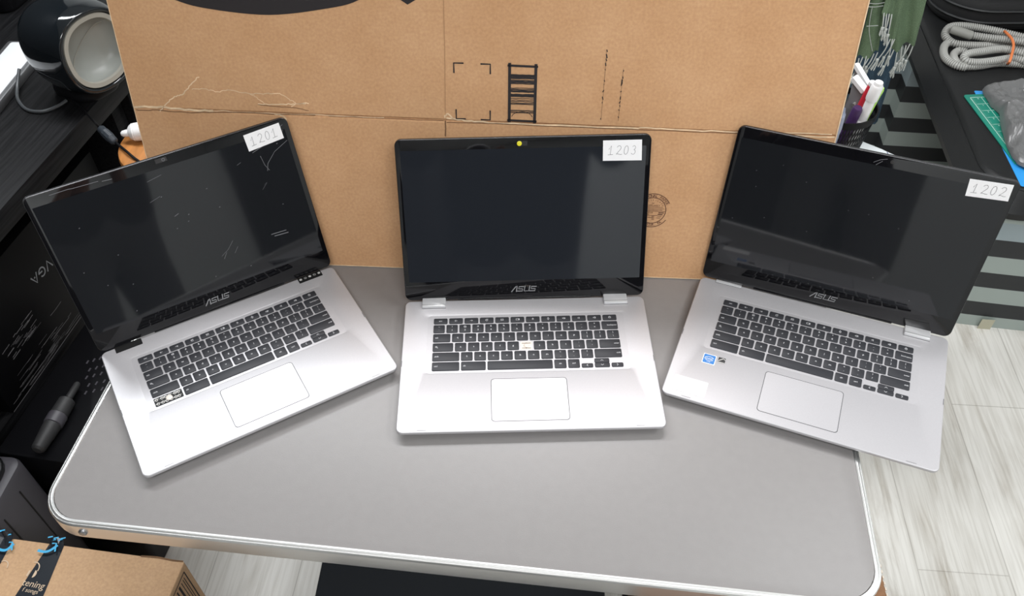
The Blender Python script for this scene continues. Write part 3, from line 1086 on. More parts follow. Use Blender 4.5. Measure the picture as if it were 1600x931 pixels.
for k in range(3):  # drawer blocks added to fill the darkness below the far desk
    mb = MB()
    mb.box((-.35, .925, -.155 - k * .228), (.66, .94, .222), None, 0, .003)
    mb.build('added_drawer', M_bwood, desk)

# appliance on the desk
AX = Vector((.84, -.50, .03)).normalized()
AC = pz(152, 79, .102)
Az = AX
Ax = Vector((0, 0, 1)).cross(Az).normalized()
Ay = Az.cross(Ax)
AM = Matrix(((Ax.x, Ay.x, Az.x, AC.x), (Ax.y, Ay.y, Az.y, AC.y), (Ax.z, Ay.z, Az.z, AC.z), (0, 0, 0, 1)))
app = thing('speaker', 'glossy black rounded tabletop speaker with a pale dished front on the left desk', 'speaker', (AC.x - AX.x * .09, AC.y - AX.y * .09, 0))
AL = app.matrix_world.inverted() if False else Matrix.Translation((-(AC.x - AX.x * .09), -(AC.y - AX.y * .09), 0)) @ AM


ASC = .78


def sq(prof, T, mb, n=96, mi=0, cap0=True, cap1=True, e=.86):
    rings = []
    if len(prof) > 4:
        prof = [(p_.x, max(0, p_.y)) for p_ in smooth_path([(a_[0], a_[1], 0) for a_ in prof], 5)]
    for z, r in prof:
        z, r = z * ASC, r * ASC
        ring = []
        for k in range(n):
            a = 2 * math.pi * k / n
            c, s_ = math.cos(a), math.sin(a)
            ring.append(T @ Vector((r * math.copysign(abs(c) ** e, c) * 1.02, r * math.copysign(abs(s_) ** e, s_), z)))
        rings.append(ring)
    mb.loft(rings, mi, cap0, cap1)


mb = MB()
sq([(-.190, .0), (-.188, .035), (-.178, .070), (-.155, .092), (-.12, .103), (-.07, .108), (-.03, .1055), (-.012, .102), (.003, .0965), (.006, .092), (.004, .087), (-.006, .0845)], AL, mb, cap1=False)
mb.build('body', M_blk2, app, smooth=50)
mb = MB()
sq([(-.006, .0850), (.0035, .0835), (.0025, .0735), (-.004, .0715)], AL, mb, cap0=False, cap1=False)
lab(mb.build('front_ring', M_palerim, app, smooth=50), 'pale beige front ring')
mb = MB()
sq([(-.003, .0722), (-.016, .070), (-.034, .058), (-.044, .038), (-.048, .016), (-.049, 0)], AL, mb, cap0=False)
mb.strokes([smooth_path([(-.068, -.018, 0), (-.03, -.012, 0), (.01, .004, 0), (.06, .034, 0)], 5)], .001, AL, 1, -.003) if False else None
lab(mb.build('dish', M_pale, app, smooth=60), 'pale grey dished front')
mb = MB()
seam = []
SEAM0, SEAM1 = (-.066, -.030), (.050, .046)
for k in range(21):
    s_ = k / 20
    x, y = SEAM0[0] + (SEAM1[0] - SEAM0[0]) * s_, SEAM0[1] + (SEAM1[1] - SEAM0[1]) * s_
    rr_ = min(.071, math.hypot(x, y))
    prof = [(0, -.049), (.016, -.048), (.038, -.044), (.058, -.034), (.070, -.016), (.0722, -.003)]
    for (r0, z0), (r1, z1) in zip(prof, prof[1:]):
        if r0 <= rr_ <= r1:
            zz = z0 + (z1 - z0) * (rr_ - r0) / (r1 - r0)
    seam.append(AL @ Vector((x * ASC, y * ASC, zz * ASC + .0006)))
mb.tube(seam, .0008, 6)
mb.build('dish_seam', M_palerim, app)
mb = MB()
ox, oy = AC.x - AX.x * .09, AC.y - AX.y * .09
TB = Matrix.Rotation(math.atan2(AX.y, AX.x), 4, 'Z')
mb.loft([[TB @ Vector((x * s_ + .006, y * s_, z)) for x, y in rr(.120, .104, .04, 6)] for z, s_ in ((0.0, .96), (.004, 1), (.012, 1), (.03, .92), (.05, .86))])
mb.build('foot', M_blk3, app)
# power lead loop
tag(MB().tube(smooth_path([pz(30, 108, .03), pz(27, 135, .012), pz(28, 155, .005), pz(42, 171, .004), pz(66, 174, .004), pz(90, 166, .004), pz(104, 157, .006)], 8), .0032, 8)
    .build('power_cord', mat('grey_cord', (.06, .065, .07), .4)), 'dark grey cord looping on the desk beside the black speaker', 'cord')
cab = thing('adapter_cable', 'thin black cable with inline plug hanging off the black desk edge', 'cable', pz(166, 208, -.02))
cb = Matrix.Translation(-pz(166, 208, -.02))
cp = [pz(108, 155, .005), pz(122, 163, .004), pz(135, 177, .004), pz(147, 190, .004), pz(156, 200, -.010)]
mb = MB()
mb.tube([cb @ p_ for p_ in smooth_path(cp, 6)], .0021, 8)
mb.tube([cb @ p_ for p_ in smooth_path([pz(180, 222, -.028), pz(197, 236, -.023), pz(214, 250, -.0270), pz(230, 258, -.0270), pz(244, 252, -.0270)], 6)], .0026, 8)
mb.build('lead', M_blk3, cab)
mb = MB()
p0, p1 = cb @ pz(155, 199, -.010), cb @ pz(181, 223, -.028)
dd = (p1 - p0)
mb.tube([p0 + dd * t for t in (0, .06, .1, .3, .32, .7, .72, .9, .97, 1)], lambda i: (.004, .007, .0082, .0085, .0092, .0092, .0085, .008, .0055, .003)[i], 10)
for k in range(4):
    mb.tube([p0 + dd * (.42 + k * .07), p0 + dd * (.445 + k * .07)], .0096, 10)
mb.build('plug', mat('blue_grey_rubber', (.03, .038, .048), .5), cab)

# white slab and dark cases at the back of the desk
slab = thing('flat_panel', 'white flat panel with grey edge lying at the back of the black desk', 'panel', (-1.050, .46, 0), (0, 0, R_(-2)))
mb = MB()
mb.rprism(.086, .56, .0, .018, .006, .002, 4)
mb.build('edge_frame', M_alu2, slab)
mb = MB()
mb.rprism(.066, .545, .0175, .0190, .005, .0004, 4)
mb.build('face', mat('white_plastic', (.78, .80, .82), .35), slab)
pq = pz(20, 20, .1)
prn = thing('printer', 'dark boxy printer with a glossy lid at the far left corner of the desk', 'printer', (-1.33, 1.10, 0), (0, 0, R_(-9)))
mb = MB()
mb.rprism(.44, .36, .0, .15, .03, .008, 5)
mb.build('housing', M_blk3, prn)
mb = MB()
mb.rprism(.40, .30, .15, .165, .03, .004, 5)
mb.build('lid', M_blk2, prn)
mb = MB()
mb.rprism(.10, .05, .165, .168, .008, .001, 4, .12, -.1)
mb.build('control_pad', M_dgrey, prn)

# graphics-card carton under the desk
eo = (pz(140, 490, -.40) + pz(0, 660, -.40)) / 2
eb = thing('carton', 'glossy black carton with upside-down grey lettering on the shelf under the desk', 'box', (eo.x, eo.y, -.40), (0, 0, DANG))
mb = MB()
EW, EL, EH = .30, .50, .26
mb.box((-EW / 2, .125, EH / 2), (EW, EL, EH), None, 0, .0015)
mb.build('carton_body', mat('scuffed_black_print', (.0035, .0035, .004), .45, spec=.15), eb)
TF = Matrix(((0, 0, 1, .0008), (-1, 0, 0, 0), (0, -1, 0, 0), (0, 0, 0, 1)))    # text right = -y, up = -z, out = +x


def on_face(px, py):
    d = ray(px, py)
    n_ = DN
    t = (eo - CAM_LOC).dot(n_) / d.dot(n_)
    q_ = CAM_LOC + d * t - Vector((eo.x, eo.y, -.40))
    return (q_.dot(DE), q_.z)


ya, za = on_face(55, 436)
yb, zb = on_face(75, 413)
mb = MB()
LS = abs(yb - ya) / 2
for k, ch in enumerate('EVGA'):
    yk, zk = ya + (yb - ya) / 2 * (3 - k), za + (zb - za) / 2 * (3 - k)
    h_ = LS * .80
    GL = {'E': [[(.4, .5), (-.4, .5), (-.4, -.5), (.4, -.5)], [(-.4, 0), (.3, 0)]], 'V': [[(-.48, .5), (0, -.5), (.48, .5)]],
          'G': [arc(0, 0, .5, .5, 50, 330, 12), [(.5, -.12), (.0, -.05)]], 'A': [[(-.48, -.5), (0, .5), (.48, -.5)], [(-.02, -.22), (.02, -.22)]]}[ch]
    mb.strokes([[(p[0] * h_, p[1] * h_) for p in l] for l in GL], h_ * .17, Matrix.Translation((0, yk, zk)) @ TF, 0)
lab(mb.build('lettering', mat('silver_print', (.22, .23, .24), .4), eb, smooth=0), 'grey upside-down letters')
mb = MB()
random.seed(8)
TS = Matrix(((0, 0, 1, .0006), (1, 0, 0, 0), (0, 1, 0, 0), (0, 0, 0, 1)))      # x -> y, y -> z
for k in range(70):
    zc = .004 + abs(random.gauss(0, .030))
    y = random.uniform(-.12, .24)
    l_ = random.uniform(.01, .07)
    mb.strokes([smooth_path([(y, zc, 0), (y + l_ / 2, zc + random.uniform(-.001, .001), 0), (y + l_, zc, 0)], 3)], random.uniform(.0004, .0011), TS)
ys_, zs_ = on_face(30, 530)
for k in range(30):
    y, z = ys_ + random.uniform(-.05, .05), zs_ + random.uniform(-.025, .02)
    mb.strokes([[(y, z), (y + random.uniform(.008, .03), z + .001)]], random.uniform(.0005, .0015), TS)
mb.strokes([[(-.122, .0012), (.372, .0012)]], .0016, TS)
lab(mb.build('scuffs', mat('scuffed_paper', (.16, .155, .16), .6), eb, smooth=0), 'pale scuffed streaks along the lower edge')

# black computer case with vents, flashlight on top
kc = Matrix.Rotation(DANG, 4, 'Z')
ko = pz(95, 640, -.34)
case = thing('computer_case', 'black computer case with small vents between the desk and the folding table', 'computer', (-.833, .118, FLOOR), (0, 0, DANG))
ch = -.352 - FLOOR
mb = MB()
mb.rprism(.19, .36, 0.0, ch, .012, .004, 4, 0, 0)
mb.build('housing', M_blk3, case)
mb = MB()
for i in range(3):
    for j in range(5):
        cc = kc.inverted() @ (pz(137 + i * 10 + j * 3.5 * (i - 1) * .2 + (j % 2) * 4, 566 + j * 12 - i * 3, -.352) - Vector((-.833, .118, 0)))
        mb.box((cc.x, cc.y, ch + .0006), (.0030, .0085, .0015), None, 0)
lab(mb.build('vent_slots', M_dgrey, case, smooth=0), 'grey vent slots')
fl0, fl1 = pz(58, 704, -.335), pz(122, 598, -.335)
fz = (fl1 - fl0).normalized()
fx = Vector((0, 0, 1)).cross(fz).normalized()
fyv = fz.cross(fx)
FMx = Matrix(((fx.x, fyv.x, fz.x, fl0.x), (fx.y, fyv.y, fz.y, fl0.y), (fx.z, fyv.z, fz.z, fl0.z), (0, 0, 0, 1)))
L_ = (fl1 - fl0).length
fl = thing('flashlight', 'dark grey torch lying on the black computer case', 'flashlight', (fl0.x, fl0.y, -.352))
fT = Matrix.Translation((-fl0.x, -fl0.y, .352)) @ FMx
mb = MB()
mb.lathe([(0, .008), (.004, .012), (L_ * .30, .0155), (L_ * .36, .0160)], fT, 20)
mb.build('handle', M_dgrey2, fl)
mb = MB()
mb.lathe([(L_ * .36, .0145), (L_ * .37, .0172), (L_ * .50, .0172), (L_ * .51, .0150)], fT, 20)
mb.build('collar', M_dgrey, fl)
mb = MB()
mb.lathe([(L_ * .505, .0150), (L_ * .52, .0160), (L_ * .72, .0150), (L_ * .735, .012)], fT, 20)
mb.lathe([(L_ * .735, .0068), (L_ * .98, .0060), (L_, .004)], fT, 16)
mb.build('barrel', M_dgrey2, fl)

# grey tower at the table corner
to = pz(37, 712, -.30)
tower = thing('computer_tower', 'dark grey plastic computer tower with panel lines beside the table corner', 'computer', (to.x, to.y, FLOOR), (0, 0, R_(-4)))
th = -.30 - FLOOR
mb = MB()
mb.rprism(.22, .140, 0, th, .022, .010, 5, -.11, -.070)
mb.build('housing', M_dgrey, tower)
mb = MB()
mb.rprism(.20, .13, th - .002, th + .012, .04, .010, 5, -.115, -.070)
mb.build('top_cover', M_blk, tower)
mb = MB()
for yy in (-.050, -.105):
    mb.box((.0002, yy, th / 2 - .01), (.0016, .0024, th - .05), None, 0)
mb.box((.0002, -.118 - .016, th - .045), (.0016, .032, .0024), None, 0)
mb.build('panel_seam', M_hole, tower)

# ------------------------------------------------------------------ taped carton in the near left corner
BZ = -.30
b1, b0 = pz(288, 877, BZ), pz(100, 845, BZ)
bang = math.atan2(b1.y - b0.y, b1.x - b0.x) + R_(2)
carton = thing('cardboard_box', 'light brown shipping carton with dark printed tape in the near left corner', 'box', (b1.x, b1.y, FLOOR), (0, 0, bang))
bh = BZ - FLOOR
BMi = (Matrix.Translation((b1.x, b1.y, FLOOR)) @ Matrix.Rotation(bang, 4, 'Z')).inverted()
mb = MB()
mb.box((-.26, -.16, bh / 2), (.52, .32, bh), None, 0, .002)
# worn corner and soft back edge
mb.strokes([smooth_path([(-.07, -.001, 0), (-.045, .0006, 0), (-.02, -.001, 0), (-.003, -.0005, 0)], 4)], .003, None, 1, bh + .0004)
mb.build('carton_body', [M_card2, M_carddark], carton, smooth=0)
# printed panel on the right face
mb = MB()
TR = Matrix.Translation((.0006, 0, bh)) @ Matrix(((0, 0, 1, 0), (1, 0, 0, 0), (0, 1, 0, 0), (0, 0, 0, 1)))
mb.strokes([[(-.012, -.22), (-.012, -.012), (-.24, -.012), (-.24, -.22), (-.012, -.22)]], .003, TR)
random.seed(2)
yy = -.018
while yy > -.235:
    wd = random.choice((.0016, .003, .0045))
    mb.strokes([[(yy, -.020), (yy, -.21)]], wd, TR)
    yy -= wd + random.choice((.0025, .004, .006))
lab(mb.build('printed_barcode', M_ink, carton, smooth=0), 'black bar print on the side')


def bl(px, py):
    q_ = BMi @ pz(px, py, BZ)
    return (q_.x, q_.y)


M_tape = mat('navy_black_tape', (.020, .024, .030), .22)
M_tblue = mat('sky_blue_print', (.06, .42, .72), .4)
M_tan = mat('pale_tan_print', (.62, .48, .34), .5)
for k, (A, B_, C_, D_) in enumerate((((82, 842), (104, 846), (68, 931), (24, 931)), ((-20, 830), (24, 838), (-26, 931), (-70, 931)))):
    mb = MB()
    a, b, c, d = bl(*A), bl(*B_), bl(*C_), bl(*D_)
    a = (a[0], min(a[1], -.001)); b = (b[0], min(b[1], -.001))
    ext = lambda p_, q_: (p_[0] + (q_[0] - p_[0]) * 1.9, p_[1] + (q_[1] - p_[1]) * 1.9)
    c, d = ext(b, c), ext(a, d)
    n_ = 14
    random.seed(30 + k)
    rows_ = []
    for i in range(n_ + 1):
        t = i / n_
        l_ = (a[0] + (d[0] - a[0]) * t, a[1] + (d[1] - a[1]) * t)
        r_ = (b[0] + (c[0] - b[0]) * t, b[1] + (c[1] - b[1]) * t)
        row = []
        for j in range(7):
            s_ = j / 6
            lift = .0006 + (.004 * abs(math.sin(j * 2.1 + k)) if i == 0 else 0)
            row.append(Vector((l_[0] + (r_[0] - l_[0]) * s_, l_[1] + (r_[1] - l_[1]) * s_, bh + lift)))
        rows_.append(row)
    lip = [Vector((v.x + random.uniform(-.002, .002), v.y + .006 + random.uniform(0, .004), bh + .004 + .007 * abs(math.sin(j * 1.7 + k)))) for j, v in enumerate(rows_[0])]
    mb.loft([lip] + rows_, 0, False, False, closed=False)
    ta = math.atan2((b[1] - a[1]), (b[0] - a[0]))
    # blue arrow swoosh
    m0 = Vector(((a[0] + b[0]) / 2, (a[1] + b[1]) / 2, 0))
    tw = math.hypot(b[0] - a[0], b[1] - a[1])
    ax_ = Vector((math.cos(bang * 0), 0, 0))
    P = bl(63 - k * 62, 860 - k * 2)
    Q = bl(90 - k * 68, 853 - k * 2)
    ang_ = math.atan2(Q[1] - P[1], Q[0] - P[0])
    TT = Matrix.Translation((P[0] + .002, P[1] - .003, bh + .0060)) @ Matrix.Rotation(ang_, 4, 'Z')
    ww = math.hypot(Q[0] - P[0], Q[1] - P[1])
    sw = [(ww * t, -.0055 * math.sin(math.pi * t), 0) for t in [i / 12 for i in range(13)]]
    mb.strokes([sw], .0044, TT, 1)
    mb.strokes([[(ww * .80, .0065), (ww * 1.0, .0050), (ww * .94, -.0085)]], .0024, TT, 1, .0003)
    # blue specks of lettering on the raised fold
    for i in range(5):
        v = lip[1 + i]
        mb.strokes([[(v.x - .002, v.y - .003), (v.x + .003, v.y - .001)]], .0022, Matrix.Translation((0, 0, v.z + .0006)), 1)
    if k == 0:
        TX = lambda px, py: Matrix.Translation((*bl(px, py), bh + .0012)) @ Matrix.Rotation(ang_ * 0 + R_(-3), 4, 'Z')
        mb.text('tening', .0152, TX(36, 910), 2, 'LEFT')
        mb.text('f songs', .0095, TX(36, 921), 2, 'LEFT')
        h0 = Vector((*bl(53, 893), 0))
        mb.strokes([arc(h0.x - .004, h0.y + .004, .010, .011, -10, 100, 8)], .0016, None, 2, bh + .0012)
        for dx in (-.0048, .0022):
            mb.poly([(h0.x + dx + (.0045 if dx > 0 else 0) * math.cos(R_(90 - 180 * i / 8)) - (0 if dx > 0 else .003 * (i in (2, 3, 4, 5, 6))) , h0.y - .004 + .0062 * math.sin(R_(90 - 180 * i / 8)), bh + .0012) for i in range(9)], mi=2)
    else:
        h0 = Vector((*bl(6, 888), 0))
        mb.strokes([arc(h0.x - .004, h0.y + .002, .009, .010, 0, 120, 8)], .0016, None, 2, bh + .0012)
    lab(mb.build('printed_tape', [M_tape, M_tblue, M_tan], carton, smooth=0),
        'dark tape with blue arrow and pale lettering' if k == 0 else 'dark tape with blue arrow at the frame edge')

# dark things under the table
sb0 = pz(499, 880, -.30)
sbx = thing('storage_box', 'blue-black storage box on the floor beneath the front of the table', 'box', (-.098, -.37, FLOOR), (0, 0, R_(-2)))
mb = MB()
mb.rprism(.43, .29, 0, .40, .02, .004, 5)
mb.build('bin', M_navy, sbx)
mb = MB()
mb.rprism(.44, .30, .40, .436, .02, .004, 5)
mb.build('lid', M_navy, sbx)
# brown leather stool tucked under the right end
st = thing('stool', 'brown leather stool with white stitching tucked under the right table end', 'stool', (.302, -.40, FLOOR), (0, 0, R_(-4)))
M_leather = mat('brown_leather', (.22, .105, .045), .5, noise_scale=120, noise_amt=.2, bump=.2, bump_scale=500)
sh = -.11 - FLOOR
mb = MB()
mb.rprism(.32, .32, sh - .09, sh, .03, .008, 6)
mb.build('seat', M_leather, st)
mb = MB()
ol = rr(.318, .318, .028, 8)
pts = [(x, y, sh - .003) for x, y in ol]
# dashed stitches round the seat edge
per = []
for i in range(len(pts)):
    a, b = Vector(pts[i]), Vector(pts[(i + 1) % len(pts)])
    m_ = max(1, int((b - a).length / .004))
    for k in range(m_):
        per.append(a + (b - a) * k / m_)
for i in range(0, len(per) - 1, 2):
    mb.tube([per[i], per[(i + 1) % len(per)]], .0011, 5)
lab(mb.build('stitching', mat('cream_thread', (.7, .62, .52), .8), st, smooth=0), 'pale dashed stitching')
for sx in (-1, 1):
    for sy in (-1, 1):
        mb = MB()
        mb.lathe([(0, .010), (sh - .085, .015)], Matrix.Translation((sx * .13, sy * .13, 0)), 12)
        mb.build('leg', M_bwood, st)

# ------------------------------------------------------------------ behind the cardboard: small table, pen basket, tube, stool with bottle
sd = thing('side_table', 'low black side table hidden behind the cardboard carrying the pen basket', 'table', (.38, .50, FLOOR))
sh2 = -.05 - FLOOR
mb = MB()
mb.rprism(.46, .34, sh2 - .02, sh2, .01, .002, 4)
mb.build('tabletop', M_blk, sd)
for sx in (-1, 1):
    for sy in (-1, 1):
        mb = MB()
        mb.box((sx * .2, sy * .14, (sh2 - .019) / 2), (.03, .03, sh2 - .019), None, 0, .002)
        mb.build('leg', M_blk, sd)
BC = pz(1317, 163, .062)
bk = thing('pen_basket', 'black wire mesh pen basket behind the right edge of the cardboard', 'basket', (BC.x, BC.y, -.05))
mb = MB()
rT, rB, hB = .060, .047, .112
mb.loft([[(r_ * math.cos(2 * math.pi * k / 40), r_ * math.sin(2 * math.pi * k / 40), z) for k in range(40)] for r_, z in ((rT + .0015, hB - .012), (rT + .0015, hB), (rT - .001, hB), (rT - .001, hB - .012))], 0, False, False)
mb.build('rim', M_blk3, bk)
mb = MB()
N_ = 66
for k in range(N_):
    a = 2 * math.pi * k / N_
    for dr in (1, -1):
        a2 = a + dr * .32
        mb.tube([(rB * math.cos(a), rB * math.sin(a), .004), ((rB + rT) / 2 * math.cos((a + a2) / 2), (rB + rT) / 2 * math.sin((a + a2) / 2), hB / 2), (rT * math.cos(a2), rT * math.sin(a2), hB - .006)], .0010, 4, caps=False)
mb.tube([(rB * math.cos(a), rB * math.sin(a), .004) for a in [2 * math.pi * k / 40 for k in range(40)]], .0022, 6, closed=True)
mb.build('mesh_wall', M_blk3, bk, smooth=0)
mb = MB()
mb.lathe([(0, rB), (.003, rB)], None, 40)
mb.build('bottom', M_blk3, bk)


def stick(name, label, cat, top, bot, prof, n=14, flat=1.0, parts=None):
    """a pen-like thing from its foot inside the basket to its top"""
    d = (top - bot)
    L = d.length
    z = d.normalized()
    x = Vector((0, 0, 1)).cross(z)
    x.normalize()
    y = z.cross(x)
    t = thing(name, label, cat, bot)
    T = Matrix(((x.x, y.x, z.x, 0), (x.y, y.y, z.y, 0), (x.z, y.z, z.z, 0), (0, 0, 0, 1))) @ Matrix.Diagonal((1, flat, 1, 1))
    for pn, pr, m_ in prof:
        mb_ = MB()
        mb_.lathe([(f * L, r_) for f, r_ in pr], T, n)
        mb_.build(pn, m_, t)
    return t, T, L


M_wht = mat('white_gloss_plastic', (.80, .80, .80), .3)
M_red = mat('red_plastic', (.62, .03, .05), .35)
M_pur = mat('dark_purple_plastic', (.045, .018, .075), .4)
M_grn = mat('lime_plastic', (.42, .72, .12), .4)
bb = lambda dx, dy: Vector((BC.x + dx, BC.y + dy, -.044))
stick('marker_pen', 'thick white pen with lime tip leaning right in the mesh basket', 'pen', pz(1374, 128, .130), bb(.022, -.028),
      [('barrel', [(0, .006), (.02, .0095), (.55, .0100), (.56, .0082), (.97, .0082), (1, .0068)], M_wht), ('clip', [(.80, .0100), (.83, .0105), (.95, .0104), (.97, .0085)], M_wht)])
stick('pen', 'lime green pen peeking out behind the white pen in the basket', 'pen', pz(1379, 137, .114), bb(.028, -.016),
      [('barrel', [(0, .003), (.02, .004), (.9, .004), (.97, .0046), (1, .003)], M_grn)])
stick('pen', 'red pen with white cap standing between tools in the basket', 'pen', pz(1365, 127, .120), bb(.012, -.010),
      [('barrel', [(0, .004), (.02, .0062), (.95, .0062)], M_red), ('cap', [(.945, .0055), (.96, .0066), (.99, .0062), (1, .004)], M_wht)])
stick('pen', 'dark purple pen low in the basket in front of the red one', 'pen', pz(1341, 168, .081), bb(.004, -.024),
      [('barrel', [(0, .005), (.02, .0090), (.97, .0090), (1, .007)], M_pur)])


for lb, (A, B_, za_, zb_), wd, foot, pin in (
        ('white-edged steel clamp standing in the basket, nearest the cardboard', ((1334, 120), (1352, 143), .108, .092), .0150, (-.020, -.020), True),
        ('long white-edged steel clamp in the basket, rising behind its shorter twin', ((1337, 100), (1366, 148), .112, .086), .0090, (.002, -.004), False)):
    p0_, p1_ = pz(*A, za_), pz(*B_, zb_)
    t = thing('clamp_tool', lb, 'tool', bb(*foot))
    o_ = t.location.copy()
    mb = MB()
    dv = (p1_ - p0_)
    sidev = dv.cross(Vector((0, 0, 1))).normalized()
    q = [p0_ + dv * .05 - Vector((0, 0, .004)), p1_ - dv * .03 - Vector((0, 0, .004)), p1_ - dv * .10 - Vector((0, 0, .035)), bb(foot[0] + .010, foot[1]), bb(foot[0] - .008, foot[1]), p0_ + dv * .18 - Vector((0, 0, .04))]
    rings = [[v + sidev * k - o_ for v in q] for k in (-.0018, .0018)]
    mb.loft(rings)
    mb.build('steel_plate', mat('clamp_grey', (.20, .20, .205), .4, metal=.4), t)
    mb = MB()
    upv = sidev.cross(dv).normalized()
    rings = []
    for f in (0, .04, .96, 1):
        k_ = .8 if f in (0, 1) else 1
        c_ = p0_ + dv * f - o_
        rings.append([c_ + sidev * (wd / 2 * a * k_) + upv * (.0035 * b * k_) for a, b in ((1, 1), (-1, 1), (-1, -1), (1, -1))])
    mb.loft(rings)
    mb.build('jaw', M_wht, t)
    if pin:
        mb = MB()
        c_ = p0_ + dv * .72 - Vector((0, 0, .030)) - o_
        mb.tube([c_ - sidev * .006, c_ + sidev * .012], .0032, 10)
        mb.build('pivot_pin', M_alu, t)
# clear bag in the basket
mb = MB()
cb0 = pz(1316, 192, .070)
rings = []
for z, s_ in ((-.06, .5), (-.03, .9), (0, 1), (.02, .9), (.035, .5), (.04, .05)):
    rings.append([Vector((cb0.x + .011 * s_ * math.cos(a) * (1 + .4 * noise.noise(Vector((math.cos(a) * 2, math.sin(a) * 2, z * 40)))), cb0.y + .02 + .014 * s_ * math.sin(a), cb0.z - .02 + z + .012 * noise.noise(Vector((math.cos(a) * 3, math.sin(a) * 3, z * 60))))) for a in [2 * math.pi * k / 18 for k in range(18)]])
mb.loft(rings)
tag(mb.build('plastic_sachet', mat('cloudy_blue_plastic', (.30, .33, .42), .15), smooth=0), 'crinkled cloudy plastic sachet at the left side of the basket', 'bag')

# cream tube beside the basket
ta0, ta1 = pz(1342, 236, -.05 + .018), pz(1416, 262, -.05 + .012)
tz_ = (ta1 - ta0)
TL_ = tz_.length
tzv = tz_.normalized()
txv = Vector((0, 0, 1)).cross(tzv).normalized()
tyv = tzv.cross(txv)
tube = thing('cream_tube', 'white squeeze tube with blue print lying right of the pen basket', 'tube', (ta0.x, ta0.y, -.05))
TT = Matrix.Translation((0, 0, .05)) @ Matrix.Translation((0, 0, 0)) @ Matrix(((txv.x, tyv.x, tzv.x, 0), (txv.y, tyv.y, tzv.y, 0), (txv.z, tyv.z, tzv.z, ta0.z), (0, 0, 0, 1)))
mb = MB()
rings = []
for f, rx, ry in ((-.25, .017, .017), (0, .0185, .0175), (.4, .020, .0145), (.75, .022, .008), (.97, .023, .002), (1.05, .023, .0012)):
    rings.append([TT @ Vector((rx * math.cos(a), ry * math.sin(a), f * TL_)) for a in [2 * math.pi * k / 28 for k in range(28)]])
mb.loft(rings)
mb.build('tube_body', mat('pale_blue_white_plastic', (.74, .78, .80), .3), tube, smooth=50)
mb = MB()
mb.lathe([(-.50 * TL_, .013), (-.49 * TL_, .0145), (-.27 * TL_, .0155), (-.25 * TL_, .0150)], TT, 24)
mb.build('cap', M_wht, tube)
mb = MB()


def tube_pt(u, f):
    # wraps print onto the upper, camera-facing side of the tube
    a = R_(-90) + u
    k = max(0, min(1, f))
    rx = .0185 + .0035 * k
    ry = .0175 - .0145 * k ** 1.3
    return TT @ Vector((rx * 1.01 * math.cos(a + math.pi), (ry + .0004) * math.sin(a + math.pi), f * TL_))


for ln in ([(-.5, .52), (.1, .60), (-.45, .70)], [(-.2, .60), (.35, .55), (.4, .62)]):
    mb.tube([tube_pt(*p_) for p_ in smooth_path([(p[0], p[1], 0) for p in ln], 4) for p_ in [(p_.x, p_.y)]], .0011, 5)
for k, ch in enumerate('ALIANA'):
    me = text_mesh(ch)
    u0 = -.75 + k * .3
    vs = [mb.bm.verts.new(tube_pt(u0 + v.co.x * .34, .33 - v.co.y * .085)) for v in me.vertices]
    for p_ in me.polygons:
        try:
            mb.bm.faces.new([vs[i] for i in p_.vertices])
        except ValueError:
            pass
lab(mb.build('print', mat('navy_print', (.02, .04, .16), .5), tube, smooth=0), 'dark blue print')

# wooden stool and bottle on the left
ws = pz(186, 231, -.03)
wst = thing('wooden_stool', 'orange-brown round wooden stool behind the left edge of the cardboard', 'stool', (ws.x + .100, ws.y + .02, FLOOR))
wh = -.03 - FLOOR
M_owood = mat('orange_wood', (.42, .17, .045), .4, noise_scale=14, noise_amt=.25, stretch=(6, 1, 1))
mb = MB()
mb.lathe([(wh - .045, .098), (wh - .040, .104), (wh - .010, .106), (wh - .003, .104), (wh, .098)], None, 40)
mb.build('seat', M_owood, wst)
for k in range(4):
    a = R_(45 + 90 * k)
    mb = MB()
    mb.tube([(.085 * math.cos(a), .085 * math.sin(a), 0), (.06 * math.cos(a), .06 * math.sin(a), wh - .04)], .013, 10)
    mb.build('leg', M_owood, wst)
wb = pz(202, 205, -.012)
bt = thing('white_bottle', 'small white plastic bottle with nozzle lying on the orange wooden stool', 'bottle', (wb.x + .02, wb.y, -.03))
TBt = Matrix.Translation((0, 0, .0175)) @ Matrix.Scale(.78, 4) @ Matrix.Rotation(R_(-90), 4, 'Y') @ Matrix.Rotation(R_(14), 4, 'X')
mb = MB()
mb.lathe([(-.05, .015), (-.045, .021), (0, .022), (.012, .0215), (.013, .0205), (.015, .0215), (.022, .017), (.026, .012)], TBt, 24)
mb.build('bottle_body', M_wht, bt)
mb = MB()
mb.lathe([(.026, .0085), (.030, .009), (.040, .0075), (.044, .004)], TBt, 18)
mb.build('nozzle', M_wht, bt)

# ------------------------------------------------------------------ low striped table on the right
LTZ = -.295
LTA = R_(-6)
lo_ = Vector((1.028, .665, FLOOR))
lt = thing('low_table', 'low table with sloping-edged black top and grey-and-black striped sides on the right', 'table', lo_, (0, 0, LTA))
M_st_b = mat('stripe_black', (.018, .020, .022), .55)
M_st_g = mat('stripe_grey_green', (.33, .38, .355), .55)
M_st_g2 = mat('stripe_grey_blue', (.30, .36, .38), .55)
mb = MB()


def slab_ring(xa, ya, xb, yb, r, z):
    return [(x, y, z - FLOOR) for x, y in rr(xb - xa, yb - ya, r, 8, (xa + xb) / 2, (ya + yb) / 2)]


